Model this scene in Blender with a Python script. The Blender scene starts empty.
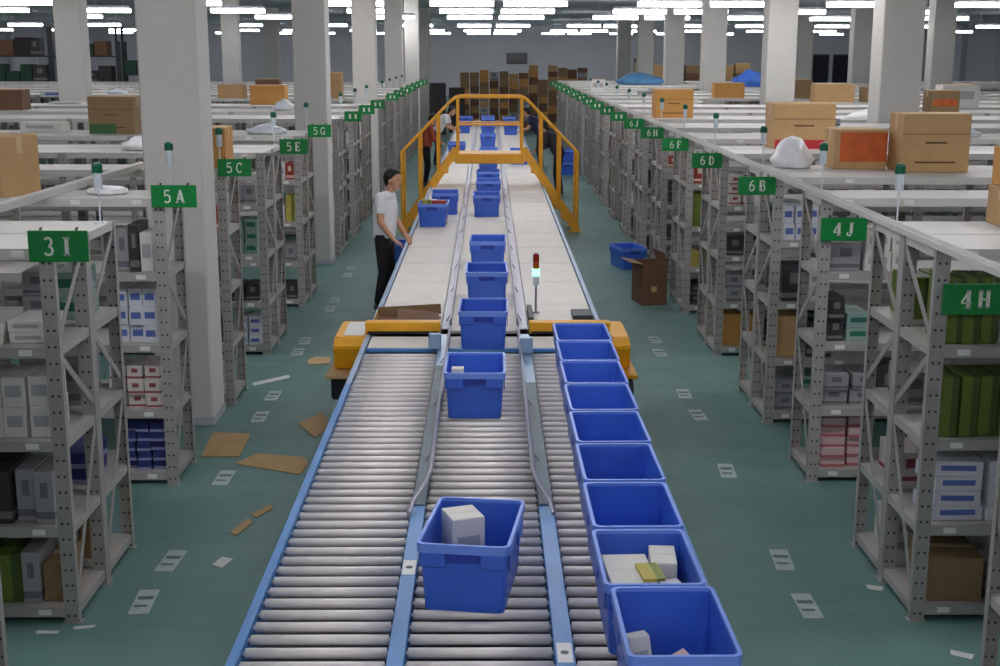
import bpy, bmesh, math, random
from mathutils import Vector, Matrix

random.seed(7)
S = bpy.context.scene
COL = S.collection

# ------------------------------------------------------------------ camera
FPX, VPX, VPY, CAMH = 1300.0, 488.0, 50.0, 3.12
_Y = Vector(((VPX-500)/FPX, (VPY-333)/FPX, 1.0)).normalized()      # world Y in camera axes (x right, y down, z forward)
_X = Vector((_Y.z, 0, -_Y.x)).normalized()
_Z = _X.cross(_Y)
if _Z.y > 0: _Z = -_Z
cam_d = bpy.data.cameras.new('camera'); cam = bpy.data.objects.new('camera', cam_d); COL.objects.link(cam)
cam_d.sensor_width = 36.0; cam_d.lens = 36.0*FPX/1000.0; cam_d.clip_end = 300
right = Vector((_X.x, _Y.x, _Z.x)); down = Vector((_X.y, _Y.y, _Z.y)); fwd = Vector((_X.z, _Y.z, _Z.z))
m3 = Matrix((right, -down, -fwd)).transposed()
cam.matrix_world = Matrix.Translation((0, 0, CAMH)) @ m3.to_4x4()
S.camera = cam

def ray(x, y):
    return right*((x-500)/FPX) + down*((y-333)/FPX) + fwd
def atz(x, y, z):                       # pixel -> point on the horizontal plane at height z
    r = ray(x, y); t = (z-CAMH)/r.z
    return Vector((0, 0, CAMH)) + r*t

# ------------------------------------------------------------------ world, exposure
W = bpy.data.worlds.new('world'); S.world = W; W.use_nodes = True
W.node_tree.nodes['Background'].inputs[0].default_value = (.8, .87, 1, 1)
W.node_tree.nodes['Background'].inputs[1].default_value = 0.3
S.view_settings.view_transform = 'Standard'; S.view_settings.look = 'None'
S.view_settings.gamma = 1.0; S.view_settings.use_curve_mapping = False
S.view_settings.exposure = 1.1
TUBE_STRENGTH = 9.0

# ------------------------------------------------------------------ materials
def srgb(r, g, b):
    f = lambda c: (c/255/12.92 if c/255 <= .04045 else ((c/255+.055)/1.055)**2.4)
    return (f(r), f(g), f(b), 1)

class NT:
    def __init__(s, name):
        s.m = bpy.data.materials.new(name); s.m.use_nodes = True
        s.t = s.m.node_tree; s.b = s.t.nodes['Principled BSDF']
    def n(s, typ, **kw):
        o = s.t.nodes.new(typ)
        for k, v in kw.items(): setattr(o, k, v)
        return o
    def l(s, a, b): s.t.links.new(a, b)
    def val(s, sock, v):
        if hasattr(v, 'links') or hasattr(v, 'is_linked'): s.l(v, sock)
        else: sock.default_value = v
    def math(s, op, a, b=None, c=None):
        o = s.n('ShaderNodeMath', operation=op)
        s.val(o.inputs[0], a)
        if b is not None: s.val(o.inputs[1], b)
        if c is not None: s.val(o.inputs[2], c)
        return o.outputs[0]
    def mix(s, fac, a, b):
        o = s.n('ShaderNodeMix', data_type='RGBA')
        s.val(o.inputs[0], fac); s.val(o.inputs[6], a); s.val(o.inputs[7], b)
        return o.outputs[2]
    def coord(s, which='Object'):
        return s.n('ShaderNodeTexCoord').outputs[which]
    def noise(s, vec, scale, detail=4, rough=.6):
        o = s.n('ShaderNodeTexNoise'); s.l(vec, o.inputs['Vector'])
        o.inputs['Scale'].default_value = scale; o.inputs['Detail'].default_value = detail; o.inputs['Roughness'].default_value = rough
        return o.outputs[0]
    def ramp(s, fac, p0, p1):
        o = s.n('ShaderNodeMapRange'); s.val(o.inputs[0], fac); o.inputs[1].default_value = p0; o.inputs[2].default_value = p1
        return o.outputs[0]
    def xyz(s, vec):
        o = s.n('ShaderNodeSeparateXYZ'); s.l(vec, o.inputs[0]); return o.outputs

def grainy(name, c, rough=.5, metal=0, var=.12, scale=6, coat=0, coord='Object', bump=0):
    """plain colour with a soft uneven grain of the same hue"""
    t = NT(name); v = t.coord(coord); n = t.noise(v, scale)
    d = [x*(1-var) for x in c[:3]]+[1]; u = [min(1, x*(1+var)) for x in c[:3]]+[1]
    t.l(t.mix(t.ramp(n, .3, .7), d, u), t.b.inputs['Base Color'])
    t.b.inputs['Roughness'].default_value = rough; t.b.inputs['Metallic'].default_value = metal
    if coat: t.b.inputs['Coat Weight'].default_value = coat
    if bump:
        bn = t.n('ShaderNodeBump'); bn.inputs['Strength'].default_value = bump; t.l(n, bn.inputs['Height']); t.l(bn.outputs[0], t.b.inputs['Normal'])
    return t.m

def floor_mat():
    t = NT('painted_floor'); v = t.coord('Object')
    big = t.noise(v, .35, 5, .6); mid = t.noise(v, 2.2, 6, .65); fine = t.noise(v, 38, 3, .6)
    mp = t.n('ShaderNodeMapping'); t.l(v, mp.inputs[0]); mp.inputs['Scale'].default_value = (.25, 1.6, 1)
    streak = t.noise(mp.outputs[0], 3.0, 6, .7)
    c = t.mix(t.ramp(big, .32, .68), srgb(92, 130, 125), srgb(103, 141, 136))
    c = t.mix(t.math('MULTIPLY', t.ramp(streak, .5, .78), .5), c, srgb(124, 153, 147))
    c = t.mix(t.math('MULTIPLY', t.ramp(mid, .55, .8), .45), c, srgb(84, 112, 108))
    c = t.mix(t.math('MULTIPLY', fine, .12), c, srgb(140, 158, 152))
    t.l(c, t.b.inputs['Base Color'])
    t.l(t.math('MULTIPLY_ADD', mid, .3, .34), t.b.inputs['Roughness'])
    return t.m

def wall_mat(name, c):
    t = NT(name); v = t.coord('Object')
    n = t.noise(v, .5, 5); f = t.noise(v, 9, 4)
    col = t.mix(t.ramp(n, .3, .7), [x*.9 for x in c[:3]]+[1], c)
    col = t.mix(t.math('MULTIPLY', t.ramp(f, .6, .8), .25), col, [x*.75 for x in c[:3]]+[1])
    t.l(col, t.b.inputs['Base Color']); t.b.inputs['Roughness'].default_value = .8
    return t.m

def post_mat():
    """grey enamel; two columns of punched holes in the wide face of every upright"""
    t = NT('rack_upright_enamel'); v = t.coord('Object'); X, Y, Z = t.xyz(v)
    ax = t.math('ABSOLUTE', X)
    dx = t.math('ABSOLUTE', t.math('SUBTRACT', t.math('ABSOLUTE', t.math('SUBTRACT', ax, .04)), .017))
    fz = t.math('MULTIPLY', t.math('ABSOLUTE', t.math('SUBTRACT', t.math('FRACT', t.math('DIVIDE', Z, .09)), .5)), .09)
    d2 = t.math('ADD', t.math('MULTIPLY', dx, dx), t.math('MULTIPLY', fz, fz))
    hole = t.math('LESS_THAN', d2, .0075**2)
    n = t.noise(v, 7, 5)
    c = t.mix(t.ramp(n, .3, .75), srgb(156, 153, 149), srgb(173, 170, 166))
    c = t.mix(hole, c, srgb(50, 50, 58))
    t.l(c, t.b.inputs['Base Color']); t.b.inputs['Roughness'].default_value = .45
    return t.m

def print_mat(name, base, ink, style=0, rough=.55):
    """printed packet: a block of ink and a thin line on the front, procedural and flat"""
    t = NT(name); g = t.coord('Generated'); X, Y, Z = t.xyz(g); o = t.coord('Object')
    def band(s, a, b): return t.math('MULTIPLY', t.math('GREATER_THAN', s, a), t.math('LESS_THAN', s, b))
    if style == 0: mask = t.math('MULTIPLY', band(X, .15, .85), band(Z, .35, .72))
    elif style == 1: mask = t.math('ADD', band(Z, .1, .24), t.math('MULTIPLY', band(X, .3, .7), band(Z, .5, .8)))
    elif style == 2: mask = band(X, .62, .95)
    else: mask = band(Z, .0, .3)
    n = t.noise(o, 14, 3)
    b2 = t.mix(t.ramp(n, .3, .7), [x*.9 for x in base[:3]]+[1], base)
    t.l(t.mix(mask, b2, ink), t.b.inputs['Base Color']); t.b.inputs['Roughness'].default_value = rough
    return t.m

def kraft_mat(name, c, tape=True):
    t = NT(name); g = t.coord('Generated'); X, Y, Z = t.xyz(g); o = t.coord('Object')
    n = t.noise(o, 5, 5); f = t.noise(o, 60, 2)
    col = t.mix(t.ramp(n, .3, .7), [x*.86 for x in c[:3]]+[1], c)
    col = t.mix(t.math('MULTIPLY', f, .12), col, [x*.6 for x in c[:3]]+[1])
    if tape:
        mk = t.math('LESS_THAN', t.math('ABSOLUTE', t.math('SUBTRACT', Y, .5)), .07)
        mk = t.math('MULTIPLY', mk, t.math('GREATER_THAN', Z, .72))
        col = t.mix(t.math('MULTIPLY', mk, .55), col, srgb(214, 196, 160))
    t.l(col, t.b.inputs['Base Color']); t.b.inputs['Roughness'].default_value = .75
    return t.m

def emit(name, c, s):
    t = NT(name); t.b.inputs['Base Color'].default_value = c
    t.b.inputs['Emission Color'].default_value = c; t.b.inputs['Emission Strength'].default_value = s
    return t.m

M = {}
M['floor'] = floor_mat()
M['wall'] = wall_mat('painted_wall', srgb(196, 197, 204))
M['ceil'] = wall_mat('ceiling_paint', srgb(190, 191, 199))
M['column'] = wall_mat('column_plaster', srgb(218, 216, 211))
M['post'] = post_mat()
M['steel'] = grainy('shelf_enamel', srgb(174, 171, 167), .45, var=.08, scale=3)
M['brace'] = grainy('brace_enamel', srgb(164, 161, 157), .45, var=.08)
M['deck'] = grainy('lit_top_enamel', srgb(206, 204, 200), .5, var=.07, scale=2)  # shelf enamel lightened for the ceiling light falling on the rack tops
M['green'] = grainy('sign_green', srgb(4, 132, 60), .35, var=.05)
M['white'] = grainy('white_paint', srgb(235, 235, 232), .4, var=.04)
M['letter'] = grainy('letter_white', srgb(232, 236, 226), .5, var=.03)
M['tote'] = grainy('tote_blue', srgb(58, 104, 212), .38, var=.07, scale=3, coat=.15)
M['tote_rim'] = grainy('tote_rim_highlight', srgb(112, 150, 240), .38, var=.05, scale=3)  # rim highlight put into the colour as a lighter blue
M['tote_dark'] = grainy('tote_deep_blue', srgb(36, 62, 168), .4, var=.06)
M['roller'] = grainy('roller_zinc', srgb(243, 236, 234), .36, metal=.15, var=.05, scale=9)
M['pan'] = grainy('shade_pan', srgb(22, 21, 23), .7, var=.2)  # near-black, puts shade into the gaps between rollers
M['railblue'] = grainy('conveyor_blue', srgb(84, 142, 204), .35, var=.08, scale=4)
M['railpale'] = grainy('conveyor_pale_blue', srgb(150, 178, 206), .32, metal=.3, var=.07)
M['cover'] = grainy('cover_plate', srgb(96, 112, 122), .5, var=.14, scale=5)
M['chrome'] = grainy('guide_steel', srgb(158, 160, 174), .38, metal=.6, var=.06)
M['belt'] = grainy('belt_cream', srgb(225, 220, 212), .5, var=.04, scale=2.5)
M['yellow'] = grainy('machine_yellow', srgb(246, 178, 30), .4, var=.06)
M['bridge'] = grainy('bridge_yellow', srgb(232, 166, 42), .42, var=.07)
M['black'] = grainy('black_rubber', srgb(28, 28, 30), .6, var=.2)
M['darkmetal'] = grainy('dark_metal', srgb(58, 62, 66), .5, metal=.3, var=.15)
M['kraft'] = kraft_mat('kraft_carton', srgb(198, 160, 112))
M['kraft2'] = kraft_mat('kraft_orange', srgb(208, 152, 82))
M['kraft_old'] = kraft_mat('kraft_old', srgb(150, 122, 88))
M['kraft_dark'] = kraft_mat('kraft_brown', srgb(122, 88, 66), tape=False)
M['flat_card'] = kraft_mat('flat_cardboard', srgb(186, 154, 106), tape=False)
M['flap'] = kraft_mat('flap_kraft', srgb(212, 178, 130), tape=False)
M['ink'] = grainy('carton_ink', srgb(92, 66, 44), .8)
M['redprint'] = grainy('red_print', srgb(186, 44, 54), .6)
M['orangeprint'] = grainy('orange_print', srgb(196, 92, 34), .6, var=.2, scale=9)
M['greenprint'] = grainy('green_print', srgb(62, 102, 58), .7)
M['p_wb'] = print_mat('packet_white_blue', srgb(222, 224, 232), srgb(92, 114, 186), 0)
M['p_wr'] = print_mat('packet_white_red', srgb(222, 212, 210), srgb(156, 78, 82), 1)
M['p_w'] = print_mat('packet_white', srgb(226, 224, 218), srgb(170, 172, 176), 0)
M['p_b'] = print_mat('packet_navy', srgb(52, 58, 128), srgb(150, 156, 196), 3)
M['p_lime'] = print_mat('packet_lime', srgb(108, 128, 50), srgb(70, 92, 40), 2)
M['p_pink'] = print_mat('packet_pink', srgb(222, 190, 190), srgb(190, 110, 118), 3)
M['p_grey'] = print_mat('packet_grey', srgb(160, 160, 164), srgb(110, 112, 120), 1)
M['p_teal'] = print_mat('packet_teal', srgb(150, 178, 172), srgb(40, 116, 92), 0)
M['p_dark'] = print_mat('packet_dark', srgb(58, 56, 60), srgb(120, 116, 116), 1)
M['p_red'] = print_mat('packet_red', srgb(170, 62, 48), srgb(228, 204, 186), 1)
M['p_yellow'] = print_mat('packet_yellow', srgb(196, 180, 84), srgb(128, 140, 66), 2)
M['bag'] = grainy('plastic_bag', srgb(232, 233, 236), .3, var=.05, scale=12, bump=.4)
M['film'] = grainy('plastic_film', srgb(206, 214, 222), .22, var=.08, scale=14, bump=.4)
M['tarp'] = grainy('blue_tarp', srgb(46, 98, 190), .5, var=.2, scale=5, bump=.4)
M['tarp2'] = grainy('sky_blue_tarp', srgb(84, 142, 190), .5, var=.2, scale=5, bump=.4)
M['darkgreen'] = grainy('dark_green_cloth', srgb(44, 74, 60), .8, var=.3, scale=4, bump=.3)
M['darkcloth'] = grainy('dark_cover', srgb(58, 52, 54), .8, var=.3, scale=4)
M['paper'] = grainy('paper', srgb(206, 210, 206), .7, var=.06, scale=18)
M['marker'] = grainy('floor_marker', srgb(172, 188, 184), .6, var=.16, scale=22)
M['mark_ink'] = grainy('floor_marker_ink', srgb(92, 112, 112), .7)
M['tube'] = emit('fluorescent_tube', (1, .985, 1, 1), TUBE_STRENGTH)
M['lampbody'] = grainy('lamp_housing', srgb(225, 226, 230), .4, var=.03)
M['pane'] = grainy('dark_pane', srgb(36, 38, 46), .15, var=.2)
M['skin'] = grainy('skin', srgb(198, 146, 118), .55, var=.06, scale=10)
M['hair'] = grainy('black_hair', srgb(24, 21, 21), .6, var=.3, scale=60, bump=.3)
M['tee'] = grainy('white_tee', srgb(232, 232, 236), .8, var=.04, scale=9, bump=.15)
M['trousers'] = grainy('black_trousers', srgb(26, 25, 29), .8, var=.2, scale=9, bump=.15)
M['shoe'] = grainy('shoe_grey', srgb(70, 72, 80), .6)
M['eye'] = grainy('eye_dark', srgb(22, 18, 16), .2)
M['lip'] = grainy('lip', srgb(168, 98, 88), .5)
M['navy'] = grainy('navy_cloth', srgb(40, 44, 78), .8, var=.2)
M['rust'] = grainy('rust_cloth', srgb(150, 66, 40), .8, var=.2)
M['dcloth'] = grainy('charcoal_cloth', srgb(48, 44, 48), .8, var=.2)
M['sig_red'] = grainy('signal_red', srgb(150, 34, 26), .3)
M['sig_amber'] = grainy('signal_amber', srgb(190, 92, 24), .3)
M['sig_green'] = emit('signal_green_lit', srgb(120, 255, 200), 1.6)
M['lampgreen'] = grainy('indicator_green', srgb(12, 92, 66), .3)
M['sleeve'] = grainy('indicator_sleeve', srgb(206, 214, 222), .3)

# ------------------------------------------------------------------ helpers
class MB:
    """collects shapes into one mesh"""
    def __init__(s): s.bm = bmesh.new()
    def box(s, x0, x1, y0, y1, z0, z1, bev=0):
        if x0 > x1: x0, x1 = x1, x0
        if y0 > y1: y0, y1 = y1, y0
        b = bmesh.new(); bmesh.ops.create_cube(b, size=1)
        for v in b.verts: v.co = Vector(((x0+x1)/2+v.co.x*(x1-x0), (y0+y1)/2+v.co.y*(y1-y0), (z0+z1)/2+v.co.z*(z1-z0)))
        if bev: bmesh.ops.bevel(b, geom=b.edges[:], offset=bev, segments=1, affect='EDGES')
        s.merge(b); return s
    def merge(s, b):
        me = bpy.data.meshes.new('t'); b.to_mesh(me); b.free(); s.bm.from_mesh(me); bpy.data.meshes.remove(me)
    def hull(s, pts):
        b = bmesh.new()
        for p in pts: b.verts.new(p)
        r = bmesh.ops.convex_hull(b, input=b.verts[:])
        s.merge(b); return s
    def bar(s, p, q, w, h, up=Vector((0, 0, 1))):
        p = Vector(p); q = Vector(q); d = (q-p).normalized()
        a = d.cross(up)
        if a.length < 1e-5: a = d.cross(Vector((1, 0, 0)))
        a.normalize(); b = a.cross(d)
        s.hull([e+a*sx*w/2+b*sy*h/2 for e in (p, q) for sx in (-1, 1) for sy in (-1, 1)]); return s
    def cyl(s, p, q, r, n=12, r2=None):
        p = Vector(p); q = Vector(q); d = q-p; b = bmesh.new()
        bmesh.ops.create_cone(b, cap_ends=True, segments=n, radius1=r, radius2=r if r2 is None else r2, depth=d.length)
        mt = Matrix.Translation((p+q)/2) @ d.to_track_quat('Z', 'Y').to_matrix().to_4x4()
        bmesh.ops.transform(b, matrix=mt, verts=b.verts); s.merge(b); return s
    def tube(s, pts, r, n=8):
        pts = [Vector(p) for p in pts]; rings = []
        for i, p in enumerate(pts):
            d = (pts[min(i+1, len(pts)-1)]-pts[max(i-1, 0)]).normalized()
            a = d.cross(Vector((0, 0, 1)))
            if a.length < 1e-3: a = d.cross(Vector((0, 1, 0)))
            a.normalize(); b = a.cross(d)
            rings.append([s.bm.verts.new(p+(a*math.cos(2*math.pi*k/n)+b*math.sin(2*math.pi*k/n))*r) for k in range(n)])
        for i in range(len(rings)-1):
            for k in range(n):
                s.bm.faces.new((rings[i][k], rings[i][(k+1) % n], rings[i+1][(k+1) % n], rings[i+1][k]))
        s.bm.faces.new(rings[0][::-1]); s.bm.faces.new(rings[-1]); return s
    def ell(s, c, rx, ry, rz, sub=2):
        b = bmesh.new(); bmesh.ops.create_icosphere(b, subdivisions=sub, radius=1)
        for v in b.verts: v.co = Vector((c[0]+v.co.x*rx, c[1]+v.co.y*ry, c[2]+v.co.z*rz))
        s.merge(b); return s
    def mesh(s, name='m', smooth=False):
        bmesh.ops.recalc_face_normals(s.bm, faces=s.bm.faces[:])
        me = bpy.data.meshes.new(name); s.bm.to_mesh(me); s.bm.free()
        if smooth:
            for p in me.polygons: p.use_smooth = True
        return me

def obj(name, me, mat, parent=None, loc=None, rot=None, scale=None):
    if isinstance(me, MB): me = me.mesh(name)
    if not me.materials: me.materials.append(M[mat])
    o = bpy.data.objects.new(name, me); COL.objects.link(o)
    if me.materials[0] != M[mat]:
        o.material_slots[0].link = 'OBJECT'; o.material_slots[0].material = M[mat]
    if parent: o.parent = parent
    if loc is not None: o.location = loc
    if rot is not None: o.rotation_euler = rot
    if scale is not None: o.scale = scale
    return o
def tag(o, label, cat, group=None):
    o['label'] = label; o['category'] = cat
    if group: o['group'] = group
    return o
def thing(name, label, cat, loc=(0, 0, 0), rz=0, group=None):
    o = bpy.data.objects.new(name, None); COL.objects.link(o); o.empty_display_size = .1
    o.location = loc; o.rotation_euler = (0, 0, rz); return tag(o, label, cat, group)
def struct(name, me, mat, parent=None):
    o = obj(name, me, mat, parent)
    if not parent: o['kind'] = 'structure'
    return o
ORD = ['first', 'second', 'third', 'fourth', 'fifth', 'sixth', 'seventh', 'eighth', 'ninth', 'tenth', 'eleventh', 'twelfth', 'thirteenth',
       'fourteenth', 'fifteenth', 'sixteenth', 'seventeenth', 'eighteenth', 'nineteenth', 'twentieth', 'twenty-first', 'twenty-second', 'twenty-third', 'twenty-fourth']

# ------------------------------------------------------------------ the hall
XW, YF, YB, ZC = 30.0, 92.0, -9.0, 4.75
struct('floor', MB().box(-XW-.3, XW+.3, YB-.3, YF+.3, -.2, 0), 'floor')
struct('ceiling', MB().box(-XW-.3, XW+.3, YB-.3, YF+.3, ZC, ZC+.2), 'ceil')
struct('wall_far', MB().box(-XW, XW, YF, YF+.3, 0, ZC), 'wall')
struct('wall_back', MB().box(-XW, XW, YB-.3, YB, 0, ZC), 'wall')
for nm, s in (('wall_left', -1), ('wall_right', 1)):
    w = struct(nm, MB().box(s*XW, s*(XW+.3), YB, YF, 0, ZC), 'wall')
    for k in range(9):
        y = 44+k*5.6
        obj('pilaster', MB().box(s*(XW-.32), s*XW, y, y+.6, 0, ZC), 'wall', w)
# far windows
for i, (x0, x1, z0, z1) in enumerate(((1.35, 2.65, 2.25, 2.85), (21.2, 22.0, .9, 2.75), (22.6, 23.6, .9, 2.8), (24.0, 25.6, .9, 2.8), (10.2, 11.4, 1.7, 2.5))):
    w = struct('window_%d' % (i+1), MB().box(x0, x1, YF-.05, YF-.01, z0, z1), 'pane')
    f = MB(); t = .07
    f.box(x0-t, x1+t, YF-.09, YF-.005, z1, z1+t).box(x0-t, x1+t, YF-.09, YF-.005, z0-t, z0).box(x0-t, x0, YF-.09, YF-.005, z0, z1).box(x1, x1+t, YF-.09, YF-.005, z0, z1)
    obj('window_frame', f, 'darkmetal', w)

# columns: (x0, x1, y0, y1)
COLS = []
for y in (10.66, 19.15, 27.5, 36.2, 44.8, 53.4): COLS.append((-2.81, -2.33, y, y+.48, 'L'))
for y in (27.6, 36.2, 44.8, 53.4): COLS.append((-8.95, -8.4, y, y+.55, 'LL'))
for y in (19.1, 26.95, 34.9, 42.4, 50.3, 58.2): COLS.append((5.67, 6.27, y, y+.55, 'R'))
for y in (35.8, 43.6, 51.5): COLS.append((12.0, 12.6, y, y+.55, 'RR'))
nk = {}
cname = {'L': 'pale plastered pillar in left shelving beside the aisle', 'LL': 'pale pillar deep in the left shelving', 'R': 'pale pillar rising from the right shelving', 'RR': 'pale pillar at far right of the hall'}
for x0, x1, y0, y1, k in COLS:
    i = nk.get(k, 0); nk[k] = i+1
    r = thing('pillar', '%s, %s from the front' % (cname[k], ORD[i]), 'pillar', ((x0+x1)/2, (y0+y1)/2, 0), 0, 'hall pillars')
    a, b = (x1-x0)/2, (y1-y0)/2
    obj('shaft', MB().box(-a, a, -b, b, 0, ZC, .015), 'column', r)
    obj('foot_band', MB().box(-a-.006, a+.006, -b-.006, b+.006, 0, .07), 'wall', r)

# ------------------------------------------------------------------ ceiling lamps
hm = MB().box(-.75, .75, -.09, .09, 0, .05); hm.hull([(-.75, -.09, .05), (-.75, .09, .05), (.75, -.09, .05), (.75, .09, .05), (-.7, -.04, .1), (-.7, .04, .1), (.7, -.04, .1), (.7, .04, .1)])
hm = hm.mesh('lamp_housing')
tm = MB().hull([(x, y, z) for x in (-.73, .73) for y, z in ((-.11, -.005), (.11, -.005), (-.08, -.09), (.08, -.09))]).mesh('lamp_diffuser')
rm = MB().cyl((0, 0, .1), (0, 0, ZC-4.2), .006, 6).mesh('lamp_rod')
LX = [-27, -23.6, -20.2, -16.8, -13.4, -10.6, -6.9, -3.15, -.6, 1.1, 4.2, 5.9, 8.6, 11.6, 15.1, 18.6, 22.2, 26.2]  # outer right rows added to brighten the far right wall
LY = [-5, 1, 7, 13, 19, 25, 31, 37, 44, 58.5, 74, 86]
lk = 0
for j, y in enumerate(LY):
    for i, x in enumerate(LX):
        if abs(x) > 8 and (j % 2) and y < 25: continue
        if abs(x) > .45*max(y, 0)+8: continue
        if abs(x) > 14 and y < 40: continue
        hit = any(x+.8 > c[0] and x-.8 < c[1] and y+.2 > c[2] and y-.2 < c[3] for c in COLS)
        yy = y+1.0 if hit else y
        r = thing('ceiling_lamp', 'white fluorescent lamp hung below the ceiling, row %s from front, %s from left' % (ORD[j], ORD[i]), 'ceiling lamp', (x, yy, 4.2), 0, 'fluorescent ceiling lamps')
        obj('housing', hm, 'lampbody', r); obj('diffuser', tm, 'tube', r); obj('hanger_rod', rm, 'lampbody', r, (-.55, 0, 0)); obj('hanger_rod', rm, 'lampbody', r, (.55, 0, 0))
        lk += 1

# ------------------------------------------------------------------ shelving
XR, XL, BAY, DEP, RH = 2.36, -2.27, 2.0, .58, 2.098
LV = [.09, .56, 1.05, 1.57, 2.10]
def post_mesh(sx, kind):
    b = MB(); W_, T = .08, .005
    if kind == 'f':   b.box(0, sx*W_, 0, T, 0, RH).box(0, sx*T, T, .042, 0, RH)
    elif kind == 'b': b.box(0, sx*W_, -T, 0, 0, RH).box(0, sx*T, -.042, -T, 0, RH)
    else:             b.box(0, sx*T, -.042, .042, 0, RH).box(0, sx*W_, -.045, -.042, 0, RH).box(0, sx*W_, .042, .045, 0, RH)
    b.box(-sx*.012, sx*(W_+.012), *((-.01, .055) if kind == 'f' else (-.055, .01) if kind == 'b' else (-.055, .055)), 0, .006)
    return b.mesh('upright')
PM = {(s, k): post_mesh(s, k) for s in (-1, 1) for k in 'fbm'}
def shelf_mesh(sx):
    b = MB(); x0, x1 = sx*.008, sx*(BAY-.002); y0, y1 = .012, DEP-.012
    b.box(x0, x1, y0, y1, -.012, 0).box(x0, x1, y0, y0+.012, -.058, -.012).box(x0, x1, y1-.012, y1, -.058, -.012)
    b.box(x0, x0+sx*.01, y0+.012, y1-.012, -.05, -.012).box(x1-sx*.01, x1, y0+.012, y1-.012, -.05, -.012)
    b.box(sx*.66, sx*.69, y0+.012, y1-.012, -.035, -.012).box(sx*1.33, sx*1.36, y0+.012, y1-.012, -.035, -.012)
    return b.mesh('shelf')
SM = {s: shelf_mesh(s) for s in (-1, 1)}
def brace_mesh(sx, y0, z0, y1, z1):
    return MB().bar((sx*.012, y0, z0), (sx*.012, y1, z1), .040, .006, up=Vector((1, 0, 0))).mesh('brace')
BM = {}
for s in (-1, 1):   # seen from the aisle: K-bracing meeting on the rear upright
    BM[s] = [brace_mesh(s, .03, .14, DEP-.03, 1.00), brace_mesh(s, DEP-.03, 1.12, .03, 1.52), brace_mesh(s, .03, 1.62, DEP-.03, 2.04)]
RACKS = []
def column_hit(x0, x1, y0, y1):
    a, b = min(x0, x1), max(x0, x1)
    return any(a < c[1]+.03 and b > c[0]-.03 and y0 < c[3]+.03 and y1 > c[2]-.03 for c in COLS)
def rack(side, y, double, label, xstart=None, nb=None):
    x0 = (XR if side > 0 else XL) if xstart is None else xstart
    D = DEP*2 if double else DEP
    if nb is None:
        nb = max(1, math.ceil((min(.405*y+1.0, 17)-abs(x0))/BAY))
    r = thing('storage_rack', label, 'shelving', (x0, y, 0), 0, 'grey shelving rows')
    prev = False
    for k in range(nb):
        bx = side*k*BAY
        if column_hit(x0+bx, x0+bx+side*BAY, y, y+D): prev = False; continue
        near = (k == 0) or (k == 1 and y < 16)
        ks = [bx] if True else []
        # the frame that starts this bay
        fr = [bx]
        last = (k == nb-1) or column_hit(x0+bx+side*BAY, x0+bx+2*side*BAY, y, y+D)
        if last: fr.append(bx+side*(BAY-.0))
        for fx in fr:
            sx = side if fx == bx else -side
            obj('upright', PM[(sx, 'f')], 'post', r, (fx, 0, 0))
            if double: obj('upright', PM[(sx, 'm')], 'post', r, (fx, DEP, 0))
            obj('upright', PM[(sx, 'b')], 'post', r, (fx, D, 0))
        if k == 0:
            for d in range(2 if double else 1):
                for bmh in BM[side]:
                    o = obj('brace', bmh, 'brace', r, (bx, d*DEP, 0))
        for d in range(2 if double else 1):
            lv = LV if near else ([LV[3], LV[4]] if y < 30 else [LV[4]])
            for z in lv:
                obj('shelf' if z < 2 else 'top_shelf', SM[side], 'steel' if z < 2 else 'deck', r, (bx, d*DEP, z))
    RACKS.append((side, y, D, x0, nb)); return r

RIGHT = [(6.75, 1), (9.15, 0), (10.7, 1), (13.2, 1), (15.45, 1)]+[(17.68+2.2*k, 1) for k in range(13)]
LEFT = [(6.74, 1), (9.1, 0), (11.3, 0), (13.25, 1), (15.85, 1)]
y = 19.85
while y < 45:
    if not any(c[4] == 'L' and y < c[3]+.1 and y+1.16 > c[2]-.1 for c in COLS): LEFT.append((y, 1)); y += 2.25
    else: y += .15
RS = ['4H', '4J', '6B', '6D', '6F', '6H', '6J']; LS = ['3I', '5A', '5C', '5E', '5G']
rack(1, 5.86-1.16, True, 'grey steel shelving at the lower right picture edge', xstart=2.41, nb=1)
rack(-1, 5.7-1.16, True, 'grey steel shelving at the lower left picture edge', nb=1)
def rname(side, i):
    sg = RS if side > 0 else LS
    if i < len(sg): return 'grey steel shelving row under green sign %s' % sg[i]
    return 'grey steel shelving row, %s from the front on the %s side' % (ORD[i], 'right' if side > 0 else 'left')
for i, (y, d) in enumerate(RIGHT): rack(1, y, d, rname(1, i))
for i, (y, d) in enumerate(LEFT): rack(-1, y, d, rname(-1, i))

lab_m = MB().box(-.035, .035, -.003, 0, -.045, -.012, .001).mesh('shelf_label')
for o in [o for o in list(COL.objects) if o.name.split('.')[0] in ('shelf', 'top_shelf') and o.parent and o.parent.location.y < 16 and o.location.x == 0 and o.location.y == 0]:
    sd_ = 1 if o.parent.location.x > 0 else -1
    for xx in (.19, .62): obj('shelf_label', lab_m, 'white', o, (sd_*xx, .0115, 0))

# rack-end top edge beams on the right, drawn as one long steel strip
r = thing('edge_beam', 'long pale steel edge beam along the right shelving tops', 'edge beam', (2.385, 0, 2.10))
ln = 4.6
y = 4.75
while y < 44:
    y1 = min(y+ln, 44.2)
    obj('beam_section', MB().box(-.03, .03, y, y1-.008, 0.001, .005).box(-.034, -.028, y, y1-.008, .001, .036).box(.028, .034, y, y1-.008, .001, .036), 'deck', r)
    y = y1
a = atz(-20, 213, 2.13); b = atz(144, 164, 2.13)
tag(obj('conduit_pole', MB().bar((a.x, a.y, 2.127), (b.x, b.y, 2.127), .07, .05), 'deck'), 'long pale pole lying aslant on the left shelving tops', 'pole')

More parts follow.
